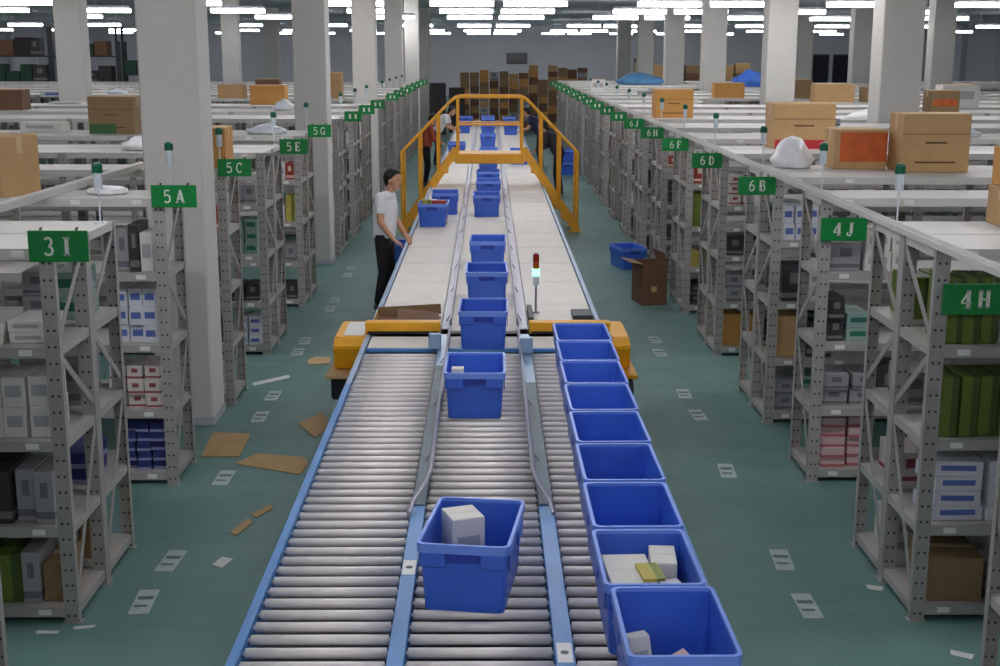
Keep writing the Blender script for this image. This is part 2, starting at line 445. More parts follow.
# ------------------------------------------------------------------ signs with raised letters
def arc(cx, cy, rx, ry, a0, a1, n=14):
    return [(cx+rx*math.cos(math.radians(a0+(a1-a0)*k/n)), cy+ry*math.sin(math.radians(a0+(a1-a0)*k/n))) for k in range(n+1)]
TK, TN = .21, .10
GL = {   # strokes: (points, width), glyph box about .7 x 1
 'I': [([(.35, 0), (.35, 1)], TK), ([(.15, .035), (.55, .035)], TN), ([(.15, .965), (.55, .965)], TN)],
 'H': [([(.14, 0), (.14, 1)], TK), ([(.62, 0), (.62, 1)], TK), ([(.14, .5), (.62, .5)], TN)] + [([(c-.14, y), (c+.14, y)], TN) for c in (.14, .62) for y in (.035, .965)],
 'A': [([(.08, 0), (.36, 1)], TN), ([(.36, 1), (.64, 0)], TK), ([(.17, .32), (.54, .32)], TN), ([(-.03, .035), (.2, .035)], TN), ([(.5, .035), (.78, .035)], TN)],
 'B': [([(.18, 0), (.18, 1)], TK), ([(.05, .965), (.4, .965)], TN), ([(.05, .035), (.4, .035)], TN), ([(.18, .52), (.4, .52)], TN), (arc(.38, .745, .2, .22, 90, -90), .12), (arc(.4, .28, .24, .245, 90, -90), .13)],
 'C': [(arc(.4, .5, .31, .46, 42, 318, 22), .13), ([(.63, .98), (.63, .68)], TN)],
 'D': [([(.18, 0), (.18, 1)], TK), ([(.05, .965), (.34, .965)], TN), ([(.05, .035), (.34, .035)], TN), (arc(.34, .5, .31, .465, 90, -90, 18), .13)],
 'E': [([(.18, 0), (.18, 1)], TK), ([(.05, .965), (.62, .965)], TN), ([(.05, .035), (.64, .035)], TN), ([(.18, .52), (.46, .52)], TN), ([(.6, .99), (.6, .78)], TN), ([(.62, .01), (.62, .24)], TN), ([(.46, .64), (.46, .4)], TN)],
 'F': [([(.18, 0), (.18, 1)], TK), ([(.05, .965), (.62, .965)], TN), ([(.05, .035), (.34, .035)], TN), ([(.18, .52), (.46, .52)], TN), ([(.6, .99), (.6, .76)], TN), ([(.46, .64), (.46, .4)], TN)],
 'G': [(arc(.38, .5, .31, .46, 45, 330, 22), .13), ([(.6, .98), (.6, .72)], TN), ([(.62, .0), (.62, .42)], TK), ([(.44, .42), (.74, .42)], TN)],
 'J': [([(.42, .25), (.42, 1)], TK), ([(.26, .965), (.62, .965)], TN), (arc(.25, .24, .17, .2, 0, -170), .11), ([(.08, .3), (.14, .22)], .14)],
 '3': [(arc(.33, .75, .22, .215, 150, -80), .12), (arc(.33, .27, .26, .235, 85, -150), .13)],
 '4': [([(.5, 0), (.5, 1)], TK), ([(.5, .97), (.06, .3)], TN), ([(.04, .29), (.7, .29)], .09), ([(.34, .035), (.66, .035)], TN)],
 '5': [([(.18, .96), (.6, .96)], .12), ([(.17, 1), (.14, .52)], TN), (arc(.33, .32, .27, .29, 135, -140, 20), .13)],
 '6': [(arc(.36, .31, .25, .27, 0, 360, 22), .12), (arc(.5, .36, .39, .58, 88, 190, 14), .12)],
 '#': [([(.35, .12), (.35, .88)], .36)],       # too far off to read: a pale smudge, as the photograph shows it
}
def ribbon(b, pts, w, sx, sz, ox, oz, y0, y1):
    P = [Vector((ox+p[0]*sx, 0, oz+p[1]*sz)) for p in pts]; L_, R_ = [], []
    W2 = w*sz/2
    for i, p in enumerate(P):
        d = (P[min(i+1, len(P)-1)]-P[max(i-1, 0)])
        if d.length < 1e-6: d = P[1]-P[0]
        d.normalize(); n = Vector((-d.z, 0, d.x)); L_.append(p+n*W2); R_.append(p-n*W2)
    F = [b.bm.verts.new((v.x, y0, v.z)) for v in L_+R_]; K = [b.bm.verts.new((v.x, y1, v.z)) for v in L_+R_]
    n = len(P)
    for i in range(n-1):
        b.bm.faces.new((F[i], F[i+1], F[n+i+1], F[n+i])); b.bm.faces.new((F[i], K[i], K[i+1], F[i+1])); b.bm.faces.new((F[n+i], F[n+i+1], K[n+i+1], K[n+i]))
def sign(x0, x1, y, zc, h, txt, label, smudge=False, shift=0):
    w = x1-x0
    r = thing('aisle_sign', label, 'sign', ((x0+x1)/2, y, zc), 0, 'green aisle signs')
    obj('sign_plate', MB().box(-w/2, w/2, -.006, .006, -h/2, h/2, .002), 'green', r)
    gh = h*.58; gw = gh*.86; adv = gh*.98; tot = adv*(len(txt)-1)+gw*.75
    for k, ch in enumerate(txt):
        b = MB()
        for pts, wd in GL[ch]: ribbon(b, pts, wd, gw, gh, -tot/2+k*adv+shift, -gh/2, -.0095, -.0055)
        obj('lettering', b, 'letter', r)
    for s in (-1, 1): obj('clip', MB().bar((s*w*.3, .004, h/2-.01), (s*w*.3, .03, h/2+.012), .014, .004), 'darkmetal', r)
    if x0 < 0:      # arm back to the rack upright
        cx = (x0+x1)/2
        obj('bracket', MB().bar((XL-.03-cx, .02, 2.085-zc), (x0+.06-cx, .02, 2.085-zc), .012, .03).bar((x0+.05-cx, .014, 2.075-zc), (x0+.05-cx, .014, .0), .004, .025, up=Vector((0, 1, 0))), 'brace', r)
    return r
sign(2.40, 2.74, 6.72, 1.84, .165, '4H', 'green sign reading 4H at the right edge of the picture')
sign(2.355, 2.68, 9.12, 1.885, .165, '4J', 'green sign reading 4J on the right shelving')
for i in range(2, len(RIGHT)):
    y = RIGHT[i][0]-.03; z = 2.035
    if i < len(RS): sign(2.055, 2.365, y, z, .15, RS[i], 'green sign reading %s in the right sign row' % RS[i])
    else: sign(2.06, 2.33, y, z, .15, '##', 'small far green sign in the right row, %s from the front' % ORD[i])
sign(-2.385, -2.075, 6.71, 2.12, .165, '3I', 'green sign reading 3I on the left shelving', shift=.0)
sign(-2.345, -2.03, 9.07, 2.12, .155, '5A', 'green sign reading 5A in front of the white pillar')
sign(-2.33, -2.04, 11.27, 2.125, .15, '5C', 'green sign reading 5C just right of the front pillar')
for i in range(3, len(LEFT)):
    y = LEFT[i][0]-.03
    if i < len(LS): sign(-2.17+(.07 if LS[i] == '5E' else 0), -1.89+(.07 if LS[i] == '5E' else 0), y, 2.165, .15, LS[i], 'green sign reading %s in the left sign row' % LS[i])
    else: sign(-2.16, -1.9, y, 2.14, .15, '##', 'small far green sign in the left row, %s from the front' % ORD[i])

# indicator lights on the aisle end of each row
pm_ = MB().cyl((0, 0, 0), (0, 0, .22), .006, 8).box(-.03, .03, -.03, .03, 0, .008).mesh('indicator_pole')
sl_ = MB().cyl((0, 0, .2), (0, 0, .30), .026, 12).mesh('indicator_sleeve')
gc_ = MB().cyl((0, 0, .30), (0, 0, .345), .032, 12).cyl((0, 0, .345), (0, 0, .36), .032, 12, .02).mesh('indicator_cap')
for side, lst in ((1, RIGHT), (-1, LEFT)):
    for i, (y, d) in enumerate(lst):
        if i > 11: break
        D = DEP*2 if d else DEP
        x = (XR+.115) if side > 0 else (XL-.06)
        r = thing('indicator_light', 'green-capped indicator light on a thin pole, %s from front along the %s shelving' % (ORD[i], 'right' if side > 0 else 'left'), 'indicator light', (x, y+(.08 if (side, i) == (-1, 2) else D-.1), 2.10), 0, 'green indicator lights')
        obj('pole', pm_, 'sleeve', r); obj('sleeve', sl_, 'sleeve', r); obj('cap', gc_, 'lampgreen', r)

# ------------------------------------------------------------------ roller conveyor (three lanes bolted together)
ZT = .78
LANES = [(-.976, -.40), (-.325, .262), (.345, .944)]
CY0, CY1 = 2.0, 10.14
rc = thing('roller_conveyor', 'three-lane roller conveyor with blue rails in the foreground', 'conveyor', (0, 0, 0))
for k, (a, b) in enumerate(LANES):
    rmesh = MB().cyl((a+.006, 0, 0), (b-.006, 0, 0), .0225, 12).cyl((a-.004, 0, 0), (b+.004, 0, 0), .010, 6).mesh('roller', True)
    n = int((CY1-CY0)/.12)
    for i in range(n):
        obj('roller', rmesh, 'roller', rc, (0, CY0+.06+i*.12, ZT-.0225))
    obj('shade_pan', MB().box(a, b, CY0, 10.6, ZT-.16, ZT-.12), 'pan', rc)  # dark sheet standing in for the shade below the rollers
    obj('end_plate', MB().box(a+.004, b-.004, CY1+.07, 10.62, ZT-.02, ZT-.002, .003), 'belt', rc)
    obj('cross_tie', MB().box(a, b, CY1+.005, CY1+.045, ZT-.03, ZT+.002, .004), 'railblue', rc)
def rail(x0, x1, y0, y1, mat, z1=ZT+.012, z0=ZT-.15, nm='side_rail', par=None):
    b = MB().box(x0, x1, y0, y1, z1-.012, z1, .003).box(x0, x0+.006, y0, y1, z0, z1-.012).box(x1-.006, x1, y0, y1, z0, z1-.012)
    return obj(nm, b, mat, par or rc)
rail(-1.02, -.98, CY0, 9.0, 'railblue'); rail(-1.02, -.98, 9.004, 10.62, 'railpale')
rail(.948, .988, CY0, 10.62, 'railblue')
sl = rail(-.397, -.328, CY0, 6.45, 'railblue', nm='lane_divider'); sr = rail(.265, .342, CY0, 6.45, 'railblue', nm='lane_divider')
rail(-.397, -.328, 6.454, 9.5, 'cover', z1=ZT+.02, nm='divider_cover'); rail(.265, .342, 6.454, 9.0, 'cover', z1=ZT+.02, nm='divider_cover')
rail(-.397, -.328, 9.504, 10.62, 'railpale', z1=ZT+.02, nm='divider_cover'); rail(.265, .342, 9.004, 10.62, 'railpale', z1=ZT+.02, nm='divider_cover')
for d, x, y in ((sl, -.3625, 5.62), (sr, .303, 4.75)):
    obj('sticker', MB().box(x-.03, x+.03, y-.085, y+.085, ZT+.0125, ZT+.014), 'white', d)
    obj('sticker_print', MB().cyl((x, y, ZT+.014), (x, y, ZT+.0146), .017, 14), 'mark_ink', d)
# guide tubes of the middle lane, flared at the near end
for s, x in ((-1, -.318), (1, .250)):
    z = ZT+.075
    obj('guide_rail', MB().tube([(x+s*.085, 6.28, z-.045), (x+s*.07, 6.36, z-.01), (x+s*.02, 6.62, z), (x, 6.85, z), (x, 10.6, z)], .013, 8), 'chrome', rc)
    for yy in (7.2, 8.4, 9.6):
        obj('guide_bracket', MB().bar((x, yy, z), (x+s*.045, yy, z-.055), .02, .006), 'chrome', rc)
for x in (-1.0, -.3625, .303, .968):
    for yy in (2.3, 4.4, 6.5, 8.6, 10.4):
        b = MB().box(x-.02, x+.02, yy-.02, yy+.02, 0.012, ZT-.15).box(x-.04, x+.04, yy-.04, yy+.04, 0, .012)
        obj('leg', b, 'railpale', rc)
for yy in (2.3, 4.4, 6.5, 8.6, 10.4): obj('leg_brace', MB().box(-.98, .948, yy-.012, yy+.012, .30, .34), 'railpale', rc)
# sensor boxes beside the dividers
for x, y in ((-.42, 10.05), (.30, 9.9)):
    b = MB().box(x-.05, x+.05, y-.03, y+.03, ZT+.022, ZT+.15, .008); o = obj('sensor_box', b, 'railpale', rc)

# ------------------------------------------------------------------ belt conveyor beyond
bc = thing('belt_conveyor', 'long three-lane conveyor with cream belt panels running under the yellow bridge', 'conveyor', (0, 0, 0))
for a, b in LANES:
    pme = MB().box(a+.004, b-.004, 0, 1.19, ZT-.03, ZT-.002, .004).mesh('belt_panel')
    for i in range(28):
        obj('belt_panel', pme, 'belt', bc, (0, 10.85+i*1.2, 0))
for x0, x1 in ((-1.02, -.98), (.948, .988)):
    rail(x0, x1, 10.85, 44.45, 'railpale', par=bc)
for x0, x1 in ((-.397, -.328), (.265, .342)):
    rail(x0, x1, 10.85, 44.45, 'chrome', z1=ZT+.015, nm='lane_divider', par=bc)
for s, x in ((-1, -.318), (1, .250)):
    z = ZT+.085
    obj('guide_rail', MB().box(x-.008, x+.008, 10.85, 22.0, z-.04, z+.02, .004), 'chrome', bc)
    for k in range(8): obj('guide_bracket', MB().bar((x, 11.2+1.4*k, z), (x+s*.045, 11.2+1.4*k, z-.07), .03, .008), 'chrome', bc)
for x in (-1.0, .968):
    for k in range(12):
        yy = 11.3+k*2.9
        obj('leg', MB().box(x-.02, x+.02, yy-.02, yy+.02, .012, ZT-.15).box(x-.04, x+.04, yy-.04, yy+.04, 0, .012), 'railpale', bc)
obj('under_pan', MB().box(-.976, .944, 10.9, 44.4, ZT-.15, ZT-.11), 'pan', bc)
obj('junction_box', MB().box(.75, .93, 11.25, 11.55, ZT, ZT+.05, .006), 'darkmetal', bc)
obj('junction_box', MB().box(.355, .40, 11.1, 11.7, ZT, ZT+.06, .006), 'darkmetal', bc)

# yellow drive units at both sides
def drive(s, label):
    r = thing('drive_unit', label, 'machine', (0, 0, 0), 0, 'yellow drive units')
    xa, xb = s*1.03, s*1.29 if s < 0 else 1.19
    pts = [(x, y, z) for x in (xa, xb) for y, z in ((10.62, .50), (10.55, .70), (10.66, .765), (11.32, .765), (11.32, .50))]
    h = MB().hull(pts); bmesh.ops.bevel(h.bm, geom=h.bm.edges[:], offset=.012, segments=2, affect='EDGES')
    obj('housing', h, 'yellow', r)
    if s < 0: obj('top_sheet', MB().box(-1.22, -1.045, 10.72, 11.25, .7655, .770), 'white', r)
    obj('base_plate', MB().box(xa, s*(abs(xb)+.05), 10.42, 11.36, .46, .492, .005), 'flap' if s < 0 else 'yellow', r)
    obj('motor', MB().box(xa, s*(abs(xb)+.02), 10.5, 11.3, .26, .455, .02), 'black', r)
    xm = (xa+xb)/2
    for yy in (10.62, 11.2): obj('foot_post', MB().box(xm-.03, xm+.03, yy-.03, yy+.03, .01, .26).box(xm-.06, xm+.06, yy-.06, yy+.06, 0, .01), 'darkmetal', r)
    x0, x1 = (-1.03, -.40) if s < 0 else (.345, 1.03)
    b = MB().box(x0, x1, 10.68, 10.74, ZT+.014, ZT+.105, .008).box(x0, x1, 10.74, 10.80, ZT+.08, ZT+.105, .006)
    obj('cross_beam', b, 'yellow', r)
    obj('stop_strip', MB().box(x0+.02, x1-.02, 10.672, 10.68, ZT+.014, ZT+.03), 'black', r)
    if s > 0:
        obj('wheel', MB().cyl((1.13, 10.42, .37), (1.20, 10.42, .37), .075, 18), 'black', r)
drive(-1, 'yellow drive unit with white sheet on top, left of the conveyor')
drive(1, 'yellow drive unit with black wheel, right of the tote row')

# signal tower
st = thing('signal_tower', 'small signal tower with red, amber and lit green lamp', 'signal light', (.435, 11.62, ZT))
obj('pole', MB().cyl((0, 0, 0), (0, 0, .26), .010, 10).cyl((0, 0, 0), (0, 0, .012), .035, 14), 'chrome', st)
obj('base_ring', MB().cyl((0, 0, .26), (0, 0, .34), .028, 16), 'sleeve', st)
obj('lamp', MB().cyl((0, 0, .342), (0, 0, .405), .033, 16), 'sig_green', st)
obj('lamp', MB().cyl((0, 0, .407), (0, 0, .47), .028, 16), 'sig_amber', st)
obj('lamp', MB().cyl((0, 0, .472), (0, 0, .535), .028, 16).cyl((0, 0, .535), (0, 0, .55), .028, 16, .012), 'sig_red', st)

# ------------------------------------------------------------------ totes
def rring(w, l, r, n=4):
    P = []
    for cx, cy, a0 in ((w/2-r, l/2-r, 0), (-w/2+r, l/2-r, 90), (-w/2+r, -l/2+r, 180), (w/2-r, -l/2+r, 270)):
        for k in range(n): a = math.radians(a0+90*k/(n-1)); P.append((cx+r*math.cos(a), cy+r*math.sin(a)))
    return P
def shell(rings, cap0=True, cap1=True):
    b = MB(); R = [[b.bm.verts.new((x, y, z)) for x, y in p] for p, z in rings]; n = len(R[0])
    for i in range(len(R)-1):
        for k in range(n): b.bm.faces.new((R[i][k], R[i][(k+1) % n], R[i+1][(k+1) % n], R[i+1][k]))
    if cap0: b.bm.faces.new(R[0][::-1])
    if cap1: b.bm.faces.new(R[-1])
    return b
TW, TL, TH = .40, .60, .31
body_m = shell([(rring(.345, .535, .03), 0), (rring(.378, .578, .03), .295), (rring(.368, .568, .026), .295), (rring(.335, .525, .026), .012)]).mesh('tote_body')
rb = shell([(rring(.372, .572, .028), .270), (rring(TW, TL, .032), .270), (rring(TW, TL, .032), TH), (rring(.370, .570, .026), TH), (rring(.368, .568, .026), .27)], False, False)
rim_m = rb.mesh('tote_rim')
hb_m = MB().box(-.055, .055, -.006, .007, .205, .272, .005).mesh('tote_block')
hr_m = MB().box(-.075, .075, -.003, .003, .228, .27, .003).mesh('tote_handle')
rib_m = MB().box(-.003, .004, -.09, .09, .18, .27, .004).mesh('tote_rib')
TG = 'blue plastic totes'
def tote(x, y, z, label, rz=0, tilt=0):
    r = thing('tote', label, 'tote', (x, y, z), rz, TG)
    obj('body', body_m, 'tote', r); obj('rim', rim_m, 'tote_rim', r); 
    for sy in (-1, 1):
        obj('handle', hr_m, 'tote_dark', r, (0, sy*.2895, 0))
        for sx in (-1, 1):
            obj('corner_block', hb_m, 'tote', r, (sx*.13, sy*.2925, 0)); obj('side_rib', rib_m, 'tote', r, (sx*.1915, sy*.15, 0))
    return r
# middle lane: near edges read from the photograph
tote(-.066, 5.43, ZT, 'nearest blue tote in the middle lane, holding a white carton', math.radians(-8))
for i, (x, yf) in enumerate(((-.085, 8.12), (-.035, 10.12), (-.012, 12.0), (0, 13.98), (-.02, 18.57), (.008, 20.6), (.005, 22.25), (0, 25.6), (.01, 27.4), (0, 32.2), (0, 36.5))):
    tote(x, yf+.29, ZT, 'blue tote in the middle lane, %s from the camera' % ORD[i+1], math.radians(random.uniform(-1.2, 1.2)))
# right lane row, nearest first
tote(.676, 4.41, ZT, 'nearest blue tote of the right row, with two printed packets inside', math.radians(.5))
yb = [5.37, 6.0, 6.63, 7.26, 7.89, 8.51, 9.12, 9.73]
for i, y in enumerate(yb):
    extra = [', full of pale packets', '', ', holding a lime packet', '', '', '', '', ''][i]
    tote(.650+.006*i, y-.345, ZT, 'blue tote of the right row, %s from the camera%s' % (ORD[i+1], extra), math.radians(.5))
tote(-.745, 17.78, ZT, 'blue tote in the left lane with yellow and red packets on top', math.radians(-2))
tote(-.63, 19.1, ZT, 'empty blue tote right behind the filled one in the left lane', math.radians(2))
tote(-.70, 29.5, ZT, 'blue tote in the left lane beyond the yellow bridge', 0)
tote(.66, 27.6, ZT, 'blue tote in the right lane seen through the bridge railing', 0)
tote(-.70, 38.0, ZT, 'far blue tote in the left lane, nearer of two', 0); tote(-.68, 41.2, ZT, 'farthest blue tote in the left lane', 0)
tote(.64, 37.2, ZT, 'far blue tote in the right lane, nearer of two', 0); tote(.66, 40.8, ZT, 'farthest blue tote in the right lane', 0)
for k in range(3): tote(.0+.0*k, 40.2+k*.7, ZT, 'distant blue tote at the far end of the middle lane, %s of three' % ORD[k], 0)
tote(2.06, 18.95, 0, 'blue tote standing on the floor beside the brown open carton', math.radians(14))
tote(2.02, 33.6, 0, 'far blue tote on the floor right of the bridge, upper of two', 0).location.z = .315
tote(2.02, 33.6, 0, 'far blue tote on the floor right of the bridge, lower of two', 0)
tote(-1.33, 19.4, 0, 'blue tote on the floor behind the man in white', math.radians(90))

# ------------------------------------------------------------------ cartons and packets
def carton_mesh():
    b = MB().box(-.5, .5, -.5, .5, 0, 1, .018)
    b.box(-.47, .47, -.012, .012, .994, 1.004)
    return b.mesh('carton')
CM = carton_mesh()
def carton(name, mat, x, y, z, w, d, h, label, cat='box', group=None, rz=0):
    me = CM
    o = bpy.data.objects.new(name, me); COL.objects.link(o)
    if not me.materials: me.materials.append(M['kraft'])
    o.material_slots[0].link = 'OBJECT'; o.material_slots[0].material = M[mat]
    o.location = (x, y, z); o.scale = (w, d, h); o.rotation_euler = (0, 0, rz)
    return tag(o, label, cat, group)
def bigcarton(x, y, z, w, d, h, mat, label, rz=0, band=None, lines=True, flaps=False, group='cartons on the shelving tops'):
    r = thing('cardboard_carton', label, 'carton', (x, y, z), rz, group)
    obj('box_body', MB().box(-w/2, w/2, -d/2, d/2, 0, h, .006), mat, r)
    obj('top_flap', MB().box(-w/2+.004, w/2-.004, -d/2+.004, -.003, h, h+.006), 'flap', r)
    obj('top_flap', MB().box(-w/2+.004, w/2-.004, .003, d/2-.004, h, h+.006), 'flap', r)
    if lines:
        b = MB().box(-w*.3, w*.3, -d/2-.0015, -d/2, h*.16, h*.19).box(-w*.16, w*.16, -d/2-.0015, -d/2, h*.5, h*.53)
        obj('printed_line', b, 'ink', r)
        obj('seam', MB().box(-w/2+.003, w/2-.003, -d/2-.002, -d/2, h*.66, h*.672), 'ink', r)
    if band:
        m_, z0, z1, xa, xb = band
        obj('printed_band', MB().box(w*xa, w*xb, -d/2-.002, -d/2, h*z0, h*z1), m_, r)
    if flaps:
        b = MB().bar((-w/2+.02, -d*.1, h+.06), (w/2-.02, -d*.1, h+.06), .006, .12); obj('raised_flap', b, 'flap', r)
    return r
TZ = 2.10
bigcarton(2.87, 20.5, TZ, .59, .42, .43, 'kraft2', 'kraft carton behind the sign 6J on the right shelving tops')
bigcarton(5.3, 29.15, TZ, .66, .4, .32, 'kraft2', 'low kraft carton between two right pillars', lines=False)
bigcarton(3.35, 14.1, TZ, .66, .42, .47, 'kraft', 'tan carton with red band behind the white plastic bag', band=('redprint', .0, .2, -.46, .46))
bigcarton(3.27, 11.64, TZ, .46, .38, .34, 'kraft', 'tan carton with large orange print on the right shelving tops', band=('orangeprint', .2, .95, -.4, .5), lines=False)
bigcarton(3.83, 11.36, TZ, .58, .40, .49, 'kraft', 'largest plain kraft carton with printed lines, right of the orange one')
bigcarton(3.25, 7.68, TZ, .42, .40, .225, 'kraft', 'lower kraft carton stacked at the right picture edge', lines=False)
bigcarton(3.26, 7.69, TZ+.233, .41, .38, .225, 'kraft2', 'upper kraft carton stacked at the right picture edge', lines=False)
bigcarton(7.0, 26.8, TZ, .8, .4, .36, 'kraft', 'wide tan carton far behind the red-banded carton', lines=False)
bigcarton(7.9, 26.8, TZ, .6, .4, .3, 'kraft_old', 'dull brown carton far behind the red-banded carton', lines=False)
bigcarton(6.8, 29.1, TZ, .6, .4, .4, 'kraft_old', 'brown carton behind the wide tan carton at right', lines=False)
bigcarton(7.75, 22.5, TZ, .5, .4, .36, 'kraft_old', 'reddish brown carton behind the largest kraft carton', lines=False, band=('orangeprint', .3, .6, -.4, .4))
bigcarton(7.1, 22.5, TZ, .45, .4, .3, 'kraft', 'tan carton with open flap behind the largest kraft carton', flaps=True, lines=False)
bigcarton(8.8, 24.7, TZ, .7, .42, .4, 'p_w', 'pale carton at far right on the shelving tops', lines=False)
bigcarton(2.78, 33.5, TZ, .36, .36, .3, 'p_w', 'white carton far along the right shelving edge', lines=False)
bigcarton(-3.50, 9.38, TZ, .40, .38, .42, 'kraft', 'tall kraft carton at the left picture edge', rz=math.radians(-24))
bigcarton(-4.63, 16.42, TZ, .56, .42, .45, 'kraft_old', 'old brown carton with green print beside the front pillar', band=('greenprint', .0, .28, -.48, .1))
bigcarton(-2.46, 11.62, TZ, .34, .36, .35, 'kraft2', 'orange-tan carton behind the indicator light above sign 5C', lines=False)
bigcarton(-8.2, 22.8, TZ, .5, .42, .34, 'kraft_dark', 'dark brown carton far left on the shelving tops', lines=False)
bigcarton(-4.15, 25.1, TZ, .66, .42, .36, 'kraft2', 'orange-brown carton seen between the two front left pillars', lines=False)
FY = LEFT[8][0]+.3
bigcarton(-6.3, FY, TZ, .55, .42, .34, 'kraft_old', 'old carton under the white bag between the left pillars', lines=False)
bigcarton(-5.5, FY+.1, TZ, .55, .42, .28, 'kraft', 'tan carton among far cartons between the left pillars', lines=False)
bigcarton(-4.7, FY, TZ, .5, .42, .4, 'kraft_dark', 'dark carton among far cartons between the left pillars', lines=False)
bigcarton(-3.3, FY, TZ, .36, .4, .55, 'kraft', 'tan carton between second and third left pillars', lines=False)
bigcarton(-2.9, 22.5, TZ, .3, .4, .32, 'kraft2', 'small tan carton right beside the second left pillar', lines=False)

def lumpy(name, x, y, z, w, d, h, mat, label, cat, seed, group=None):
    rnd = random.Random(seed); b = bmesh.new(); bmesh.ops.create_icosphere(b, subdivisions=3, radius=1)
    ph = [rnd.uniform(0, 6) for _ in range(6)]
    for v in b.verts:
        c = v.co.copy(); k = 1+.12*math.sin(5*c.x+ph[0])*math.sin(4*c.y+ph[1])+.09*math.sin(9*c.z+ph[2]+3*c.x)+.05*math.sin(14*c.y+ph[3]+6*c.z)
        zz = max(c.z*k, -.35)
        pk = 1-.35*max(zz, 0)
        v.co = Vector((c.x*k*w/2*pk, c.y*k*d/2*pk, (zz+.35)/1.35*h))
    me = bpy.data.meshes.new(name); b.to_mesh(me); b.free()
    for p in me.polygons: p.use_smooth = True
    return tag(obj(name, me, mat, None, (x, y, z)), label, cat, group)
lumpy('plastic_bag', 2.70, 11.62, TZ+.004, .36, .34, .27, 'bag', 'white plastic bag in front of the red-banded carton', 'bag', 1)
lumpy('plastic_bag', -6.3, FY, TZ+.35, .5, .4, .3, 'bag', 'white plastic bag on a far carton between left pillars', 'bag', 2)
lumpy('plastic_bag', -2.75, 9.42, TZ+.004, .30, .28, .06, 'bag', 'flat white plastic bag just left of the front pillar', 'bag', 3)
lumpy('plastic_bag', -3.55, 13.6, TZ+.004, .5, .4, .15, 'bag', 'larger white plastic bag left of the front pillar', 'bag', 4)
lumpy('plastic_bag', -6.5, 16.4, TZ+.004, .5, .4, .3, 'film', 'clear plastic bag at far left on the shelving tops', 'bag', 5)
lumpy('film_bundle', -2.75, 16.3, TZ+.004, .5, .4, .12, 'film', 'crumpled clear film left of sign 5G', 'plastic film', 6)
lumpy('film_bundle', -3.5, 22.7, TZ+.004, .4, .4, .18, 'film', 'crumpled film beside second left pillar', 'plastic film', 7)
lumpy('film_bundle', -3.35, 6.98-.0, TZ+.004, .5, .36, .07, 'film', 'thin crumpled film above sign 3I', 'plastic film', 8)
lumpy('tarp_bundle', 7.6, 38.2, TZ+.004, 1.2, .8, .45, 'tarp', 'deep blue tarp bundle between right pillars', 'tarp', 9)
lumpy('tarp_bundle', 4.6, 40.3, TZ+.004, 1.4, .7, .36, 'tarp2', 'sky blue tarp bundle left of the right pillars', 'tarp', 10)
# flat pale sheets and bundles left lying on the rack tops
rs = random.Random(11)
k = 0
for side, y0, D, x0, nb in RACKS:
    if y0 < 9.5 or y0 > 34: continue
    for t in range(1 if y0 < 15 else 2):
        x = x0+side*rs.uniform(.7, min(nb*BAY, .36*y0)-.3); yy = y0+rs.uniform(.16, D-.22)
        w = rs.uniform(.3, .7)
        if column_hit(x-.5, x+.5, yy-.3, yy+.3): continue
        if any(o.get('category') in ('carton', 'bag', 'tarp', 'plastic film', 'pack') and abs(o.location.x-x) < .85 and abs(o.location.y-yy) < .6 for o in COL.objects if o.get('category')): continue
        k += 1
        if rs.random() < .5:
            carton('flat_pack', rs.choice(['p_w', 'p_w', 'p_grey', 'p_wb']), x, yy, TZ+.002, w, .26, rs.uniform(.05, .14), 'low pale pack lying on the shelving tops', 'pack', 'low pale packs on the shelving tops', rz=rs.uniform(-.2, .2))
        else:
            lumpy('film_bundle', x, yy, TZ+.004, w, .3, rs.uniform(.06, .14), rs.choice(['film', 'bag']), 'small crumpled film bundle lying on the shelving tops', 'plastic film', 100+k, 'small film bundles on the shelving tops')

# ------------------------------------------------------------------ goods on the shelves near the aisle
KIND = {'p_wb': 'white and blue packet', 'p_wr': 'white packet with red print', 'p_w': 'white packet', 'p_b': 'navy packet', 'p_lime': 'lime green packet', 'p_pink': 'pink and white packet',
        'p_grey': 'grey packet', 'p_teal': 'teal printed packet', 'p_dark': 'dark packet', 'p_red': 'red packet', 'p_yellow': 'yellow packet', 'kraft': 'tan carton', 'kraft2': 'orange-tan carton', 'kraft_old': 'brown carton'}
LVN = ['bottom', 'second', 'third', 'fourth']
def fill(side, y0, where, spec, yoff=.05, xin=.10, n=2):
    """spec per level: (material, w, h, d, columns, stack)"""
    x0 = XR if side > 0 else XL
    for lv, it in enumerate(spec):
        if not it: continue
        x = x0+side*xin
        for (mat, w, h, d, nc, ns) in it:
            for c in range(nc):
                for s in range(ns):
                    if s*h+h > .40: break
                    lab = '%s on %s shelf %s' % (KIND[mat], LVN[lv], where)
                    carton('packet', mat, x+side*w/2, y0+yoff+d/2+random.uniform(0, .04), LV[lv]+.0015+s*(h+.001), w*random.uniform(.86, .96), d*random.uniform(.85, 1), h, lab, 'packet', '%ss, %s shelf, %s' % (KIND[mat], LVN[lv], where), rz=math.radians(random.uniform(-3, 3)))
                x += side*w
fill(1, 6.75, 'under sign 4H', [[('kraft_old', .34, .26, .40, 1, 1), ('p_grey', .2, .2, .3, 1, 1)], [('p_wb', .30, .085, .36, 2, 4)], [('p_lime', .11, .34, .30, 4, 1), ('p_grey', .2, .2, .3, 1, 1)], [('p_lime', .10, .36, .3, 3, 1), ('p_w', .16, .2, .3, 2, 1)]])
fill(1, 6.75+DEP, 'behind sign 4H', [[('p_w', .2, .12, .36, 3, 2)], [('p_wr', .16, .2, .36, 2, 1), ('p_grey', .2, .16, .36, 1, 2)], [('p_grey', .2, .2, .36, 2, 1)], [('p_lime', .16, .25, .36, 2, 1)]], yoff=.12)
